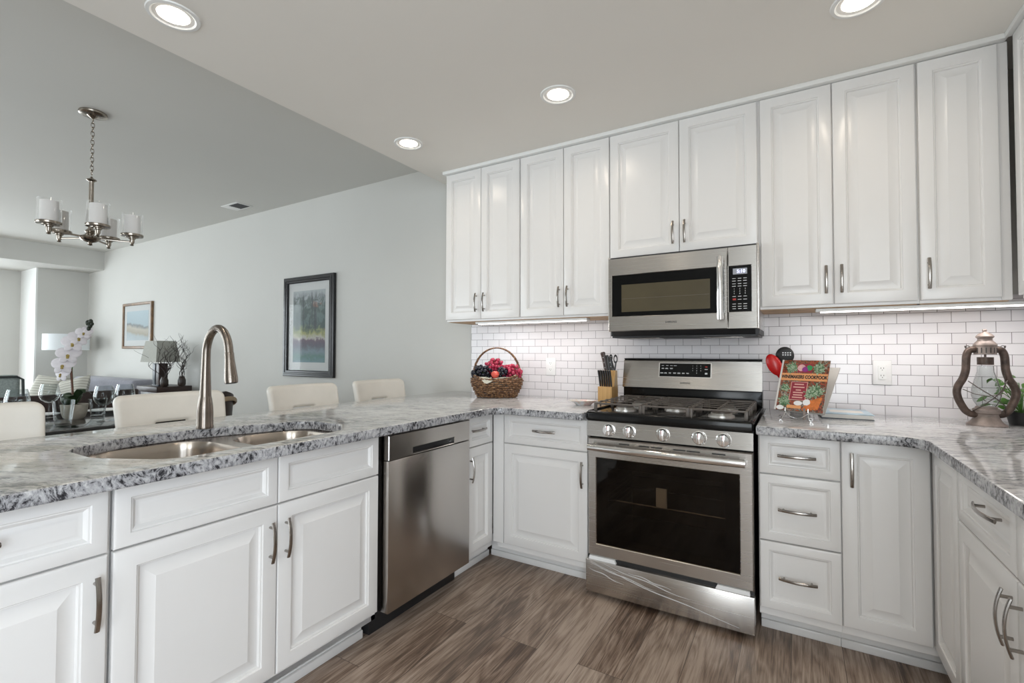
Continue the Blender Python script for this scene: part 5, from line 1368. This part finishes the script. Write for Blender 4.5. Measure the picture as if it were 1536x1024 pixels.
# ------------------------------------------------------------------ lantern
LX, LY = 1.602, -0.215
ln = thing('lantern', 'weathered brown hurricane lantern in the right corner', 'lantern', (LX, LY, ZC), rad(14))
MB().lathe([(0, 0.0), (0.064, 0.0), (0.064, 0.004), (0.050, 0.016), (0.040, 0.034), (0.037, 0.048), (0.043, 0.052), (0.044, 0.066), (0.040, 0.070), (0.036, 0.070), (0.034, 0.078), (0, 0.078)], 36, cap0=False, cap1=False).build('font', M['patina_light'], ln)
cap = MB().lathe([(0.036, 0.298), (0.036, 0.332), (0.038, 0.334), (0.038, 0.338), (0.033, 0.346), (0.024, 0.356), (0.023, 0.364), (0.029, 0.370), (0.029, 0.374), (0.020, 0.385), (0.008, 0.392), (0.006, 0.394), (0.008, 0.399), (0.006, 0.404), (0, 0.405)], 36, cap0=True, cap1=False).build('chimney_cap', M['patina_light'], ln)
mb = MB()
for k in range(16):
    a = 2 * PI * k / 16
    mb.box(-.002, .002, -.0008, .0008, .304, .326, mtx=Matrix.Rotation(a, 4, 'Z') @ Matrix.Translation((0, -0.0362, 0)))
mb.build('vent_slots', M['darkmark'], cap, smooth=False)
MB().lathe([(0.026, 0.254), (0.026, 0.286), (0.0, 0.287)], 28, cap0=True).cyl((0, 0, .286), (0, 0, .30), .004, 8).build('perforated_collar', M['patina'], ln)
for s in (-1, 1):
    pts = [(s * .030, .318), (s * .044, .318), (s * .056, .312), (s * .064, .292), (s * .066, .262), (s * .068, .23), (s * .078, .195), (s * .094, .165), (s * .100, .140), (s * .096, .112), (s * .084, .082), (s * .070, .058), (s * .052, .046), (s * .036, .046)]
    P = [Vector((x, 0, z)) for x, z in pts]; Q = []
    for i in range(len(P) - 1):
        p0, p1, p2, p3 = P[max(i - 1, 0)], P[i], P[i + 1], P[min(i + 2, len(P) - 1)]
        for q in range(4):
            u = q / 4
            Q.append(0.5 * ((2 * p1) + (p2 - p0) * u + (2 * p0 - 5 * p1 + 4 * p2 - p3) * u * u + (3 * p1 - p0 - 3 * p2 + p3) * u ** 3))
    Q.append(P[-1])
    MB().tube([tuple(q) for q in Q], 0.0138, 14).build('side_tube', M['patina'], ln, angle=60)
    MB().torus((s * .060, 0, .327), 0.0075, 0.0014, 'y', 18, 6).cyl((s * .066, 0, .325), (s * .068, 0, .334), .003, 8).build('bail_ring', M['wire'], ln)
MB().lathe([(0.030, 0.080), (0.040, 0.100), (0.047, 0.125), (0.045, 0.155), (0.035, 0.195), (0.027, 0.225), (0.0255, 0.250), (0.0245, 0.250), (0.026, 0.225), (0.034, 0.195), (0.044, 0.155), (0.046, 0.125), (0.039, 0.100), (0.029, 0.080)], 36, cap0=False, cap1=False).build('glass_globe', M['clear'], ln)
mb = MB()
mb.tube([(-.066, -.012, .185), (-.03, -.045, .145), (0, -.052, .122), (.04, -.045, .085), (.058, -.012, .056)], 0.0020, 6)
mb.tube([(.066, -.012, .190), (.03, -.045, .150), (0, -.053, .120), (-.035, -.045, .085), (-.052, -.012, .060)], 0.0020, 6)
mb.tube([(-.082, -.006, .150), (-.055, -.035, .132), (-.02, -.052, .126), (.02, -.052, .133), (.045, -.035, .160), (.058, -.01, .235)], 0.0016, 6)
mb.tube([(-.03, -.05, .128), (-.038, -.052, .118), (-.034, -.053, .108), (-.028, -.053, .106)], 0.0018, 6)
mb.build('wire_guard', M['wire'], ln)

# plant behind the lantern
pl = thing('potted_plant', 'small green leafy plant behind the lantern', 'plant', (1.735, -0.125, ZC))
MB().lathe([(0, 0), (0.040, 0), (0.052, 0.055), (0.048, 0.055), (0.040, 0.045), (0, 0.043)], 24, cap0=False, cap1=False).build('pot', M['blackplastic'], pl)
rnd = random.Random(21)
for k in range(34):
    a = rnd.uniform(0, 2 * PI); h = rnd.uniform(0.06, 0.20); r = rnd.uniform(0.02, 0.085)
    p = Vector((r * math.cos(a) - .02, r * math.sin(a) * .6, h)); d = Vector((math.cos(a + rnd.uniform(-1, 1)), math.sin(a + rnd.uniform(-1, 1)) * .7, rnd.uniform(-.5, .6))).normalized()
    L = rnd.uniform(.030, .048)
    sm = [tuple(p + d * L * s - Vector((0, 0, .012 * s * s))) for s in (0, .25, .5, .75, 1)]
    mb = MB().tube(sm, [0.002, L * .30, L * .36, L * .24, 0.001], 8, flat=(.10, 1), up=(0.2, -0.6, .8))
    mb.tube([(0, 0, .045), tuple(p * .6 + Vector((0, 0, .03))), tuple(p)], 0.0013, 5)
    mb.build('leaf', M['leaf'], pl)
